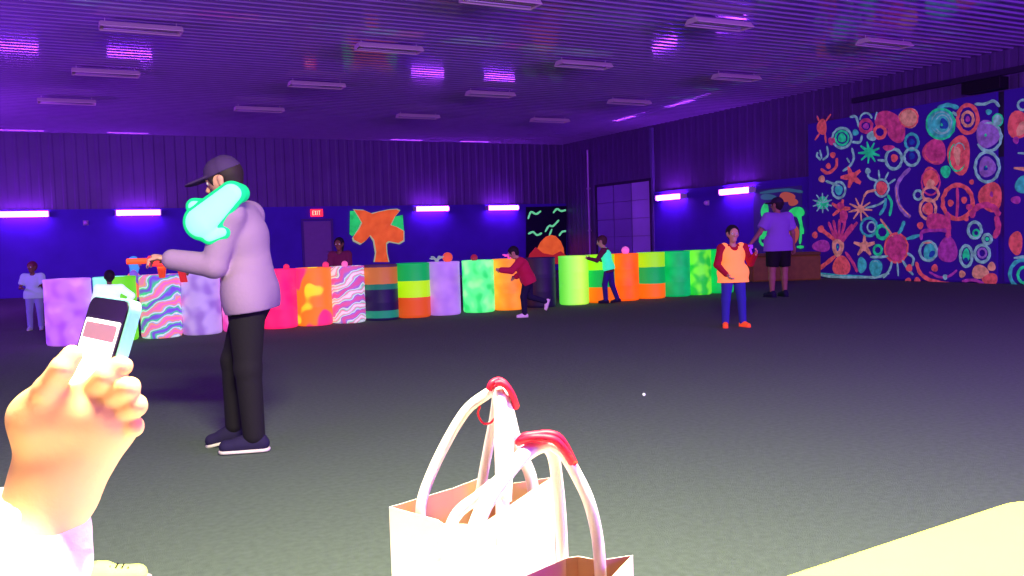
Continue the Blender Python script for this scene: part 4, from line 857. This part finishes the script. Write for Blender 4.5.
bag('white paper bag in front, the right and nearer of the pair', rimB, 0.935,
    [[(455, 620, .66), (463, 575, .67), (472, 540, .69), (485, 505, .71), (508, 472, .73), (528, 451, .75), (546, 443, .76), (562, 452, .765), (576, 474, .77), (589, 502, .77), (597, 535, .775), (600, 566, .775), (601, 590, .78)],
     [(440, 560, .80), (455, 517, .80), (478, 497, .80), (502, 478, .79), (524, 457, .78), (544, 446, .77), (553, 456, .775), (557, 480, .785), (560, 510, .795), (562, 545, .80), (563, 580, .80)]],
    [(0.0036, (518, 443, .755), (524, 437, .75), (536, 435, .75), (548, 434, .75), (558, 437, .75), (566, 447, .755), (574, 463, .765)),
     (0.0036, (520, 441, .75), (532, 438, .745), (545, 438, .745), (556, 441, .745), (565, 451, .75), (572, 462, .76))])
# ---- neighbour's hand with phone
Z0 = 0.62
def hp_(x, y, z=Z0): return np.array(at_depth(x, y, z))
px = Z0/F
def hc(x0, y0, r_0, x1, y1, r_1, z0=Z0, z1=Z0, k=10, n=None, s=1.0): return cap(hp_(x0, y0, z0), hp_(x1, y1, z1), r_0*px, r_1*px, k*px, n, s)
org3 = hp_(55, 490)
HB = [hc(44, 500, 33, 52, 430, 34, n=fw, s=1.35, k=25), hc(60, 492, 30, 92, 418, 25, n=fw, s=1.3, k=25), hc(70, 480, 26, 114, 430, 20, k=25), hc(40, 420, 24, 82, 408, 23, k=22), hc(50, 425, 26, 104, 420, 24, k=20),
      # thumb
      hc(30, 414, 18, 48, 390, 13.5, z1=.605, k=14), hc(48, 390, 13.5, 62, 369, 11.5, .605, .60, k=4), hc(62, 369, 11.5, 72, 355, 10, .60, .605, k=3),
      # index
      hc(70, 415, 16, 88, 396, 14, k=12), hc(88, 396, 13.5, 106, 378, 11.8, z1=.608, k=4), hc(106, 378, 11.8, 119, 367, 10.4, .608, .612, k=3), hc(119, 367, 10.2, 124, 366, 9.2, .612, .632, k=3),
      # middle
      hc(84, 422, 15, 104, 404, 13, k=10), hc(104, 404, 12.8, 128, 389, 11.2, z1=.606, k=3), hc(128, 389, 11, 130, 387, 10.2, .606, .632, k=3), hc(130, 387, 10, 116, 380, 9, .632, .648, k=3),
      # ring
      hc(94, 434, 14, 112, 420, 12.5, k=10), hc(112, 420, 12, 136, 406, 10.6, z1=.610, k=3), hc(136, 406, 10.4, 137, 404, 9.6, .610, .635, k=3), hc(137, 404, 9.6, 120, 396, 8.8, .635, .652, k=3),
      # little
      hc(98, 446, 13, 114, 436, 11, k=10), hc(114, 436, 10.5, 134, 427, 9.2, z1=.614, k=3), hc(134, 427, 9.2, 135, 425, 8.6, .614, .635, k=3), hc(135, 425, 8.6, 121, 417, 8, .635, .650, k=3),
      # forearm
      hc(50, 495, 34, 20, 560, 38, z1=.60, n=fw, s=1.2, k=25), hc(20, 560, 38, -60, 720, 48, .60, .52, k=20)]
for q in HB: q['a'] = q['a']-org3; q['b'] = q['b']-org3
m_hand = mat('hand_skin', (236, 178, 128), 0.6, bump=0.08, bscale=90)
hand = link('person', field_mesh('person', HB, 0.0016, 0.01, relax=2), m_hand, None, Vector(org3)); tag(hand, 'person in a white sleeve, only the raised hand and forearm showing, holding up a phone', 'person')
SLV = [hc(34, 530, 50, 14, 590, 58, z1=.60, k=14), hc(14, 590, 58, -70, 740, 74, .60, .52, k=20), hc(-70, 740, 74, -330, 640, 95, .52, .40, k=30), hc(-5, 490, 14, 60, 515, 20, k=14), hc(60, 540, 24, 64, 560, 24, k=20)]
for q in SLV: q['a'] = q['a']-org3; q['b'] = q['b']-org3
wd = nrm(np.array(hp_(52, 440))-np.array(hp_(38, 520)))
SLV.append(half(np.array(hp_(46, 498))-org3, wd))
q = link('sleeve', field_mesh('sleeve', SLV, 0.003, 0.01, relax=2), mat('white_fleece', (246, 226, 220), 0.9, bump=0.3, bscale=120), hand)
# phone
pc = at_depth(88, 394, .645)
e = empty('phone', pc); tag(e, 'phone with a bright white screen held up in the hand', 'phone')
vr = nrm(ray(100, 340)); ang = math.radians(15); rt0 = nrm(np.cross(vr, cU)); up0 = nrm(np.cross(rt0, vr)); upv = nrm(up0*math.cos(ang)+rt0*math.sin(ang)); rt_ = nrm(np.cross(vr, upv)); yw = math.radians(67)
wv_ = nrm(rt_*math.cos(yw)-vr*math.sin(yw)); nv_ = nrm(np.cross(wv_, upv)); nv_ = nv_ if np.dot(nv_, -vr) > 0 else -nv_
def slab(poly, off, th, name, mt, bev=0.0):
    return MB().prism(poly, tuple(nv_*off), th, tuple(wv_), tuple(upv), tuple(nv_)).build(name, mt, e, bevel=bev)
def rr(w_, h_, r):
    return [(x_-w_/2, y_-h_/2) for x_, y_ in rounded(0, w_, h_, r)]
slab(rr(.070, .146, .009), -.006, .009, 'case', mat('teal_case', (120, 190, 190), 0.4, glow=0.3), .0015)
slab(rr(.066, .142, .008), .003, .0012, 'glass', mat('phone_glass', (30, 26, 32), 0.15))
slab([(x_, y_-.004) for x_, y_ in rr(.060, .118, .002)], .0043, .0004, 'screen', mat('screen_glow', (255, 250, 252), 0.3, glow=1.3))
slab([(x_, y_+.046) for x_, y_ in rr(.054, .012, .002)], .0048, .0003, 'screen_bar', mat('screen_bar', (150, 110, 110), 0.3, glow=0.5))
# sneaker at the bottom left
pz = on_floor(112, 586); e = empty('sneaker', (pz.x, pz.y, 0), -yaw-math.pi/2+0.25); tag(e, 'pale yellow-green sneaker at the bottom edge beside the white sleeve', 'shoe')
m_neon = mat('neon_shoe', (236, 250, 130), 0.7, glow=0.5)
link('upper', field_mesh('upper', [cap((0, -.09, .045), (0, .09, .036), .040, .034, .02), cap((0, -.08, .07), (0, -.02, .065), .034, .03, .02), cap((0, -.07, .10), (0, -.075, .16), .024, .03, op='sub'), half((0, 0, .018), (0, 0, -1))], .004), m_neon, e)
link('sole', field_mesh('sole', [cap((0, -.09, .02), (0, .10, .02), .043, .038, .01), half((0, 0, .0), (0, 0, -1)), half((0, 0, .022), (0, 0, 1))], .004), m_sole, e)
b = MB()
for t in range(4): b.tube([(-.022, .0+t*.02, .078-t*.004), (0, .004+t*.02, .084-t*.005), (.022, .0+t*.02, .078-t*.004)], .003, 6)
b.build('laces', m_black, e)
# stray pellet on the turf
pz = on_floor(644, 396); o = MB().sphere((0, 0, 0), 0.012, 10).build('pellet', mat('pellet_white', (240, 240, 240), 0.5, glow=0.6), loc=(pz.x, pz.y, 0.012), smooth=True)
tag(o, 'tiny white pellet lying on the open turf', 'pellet')
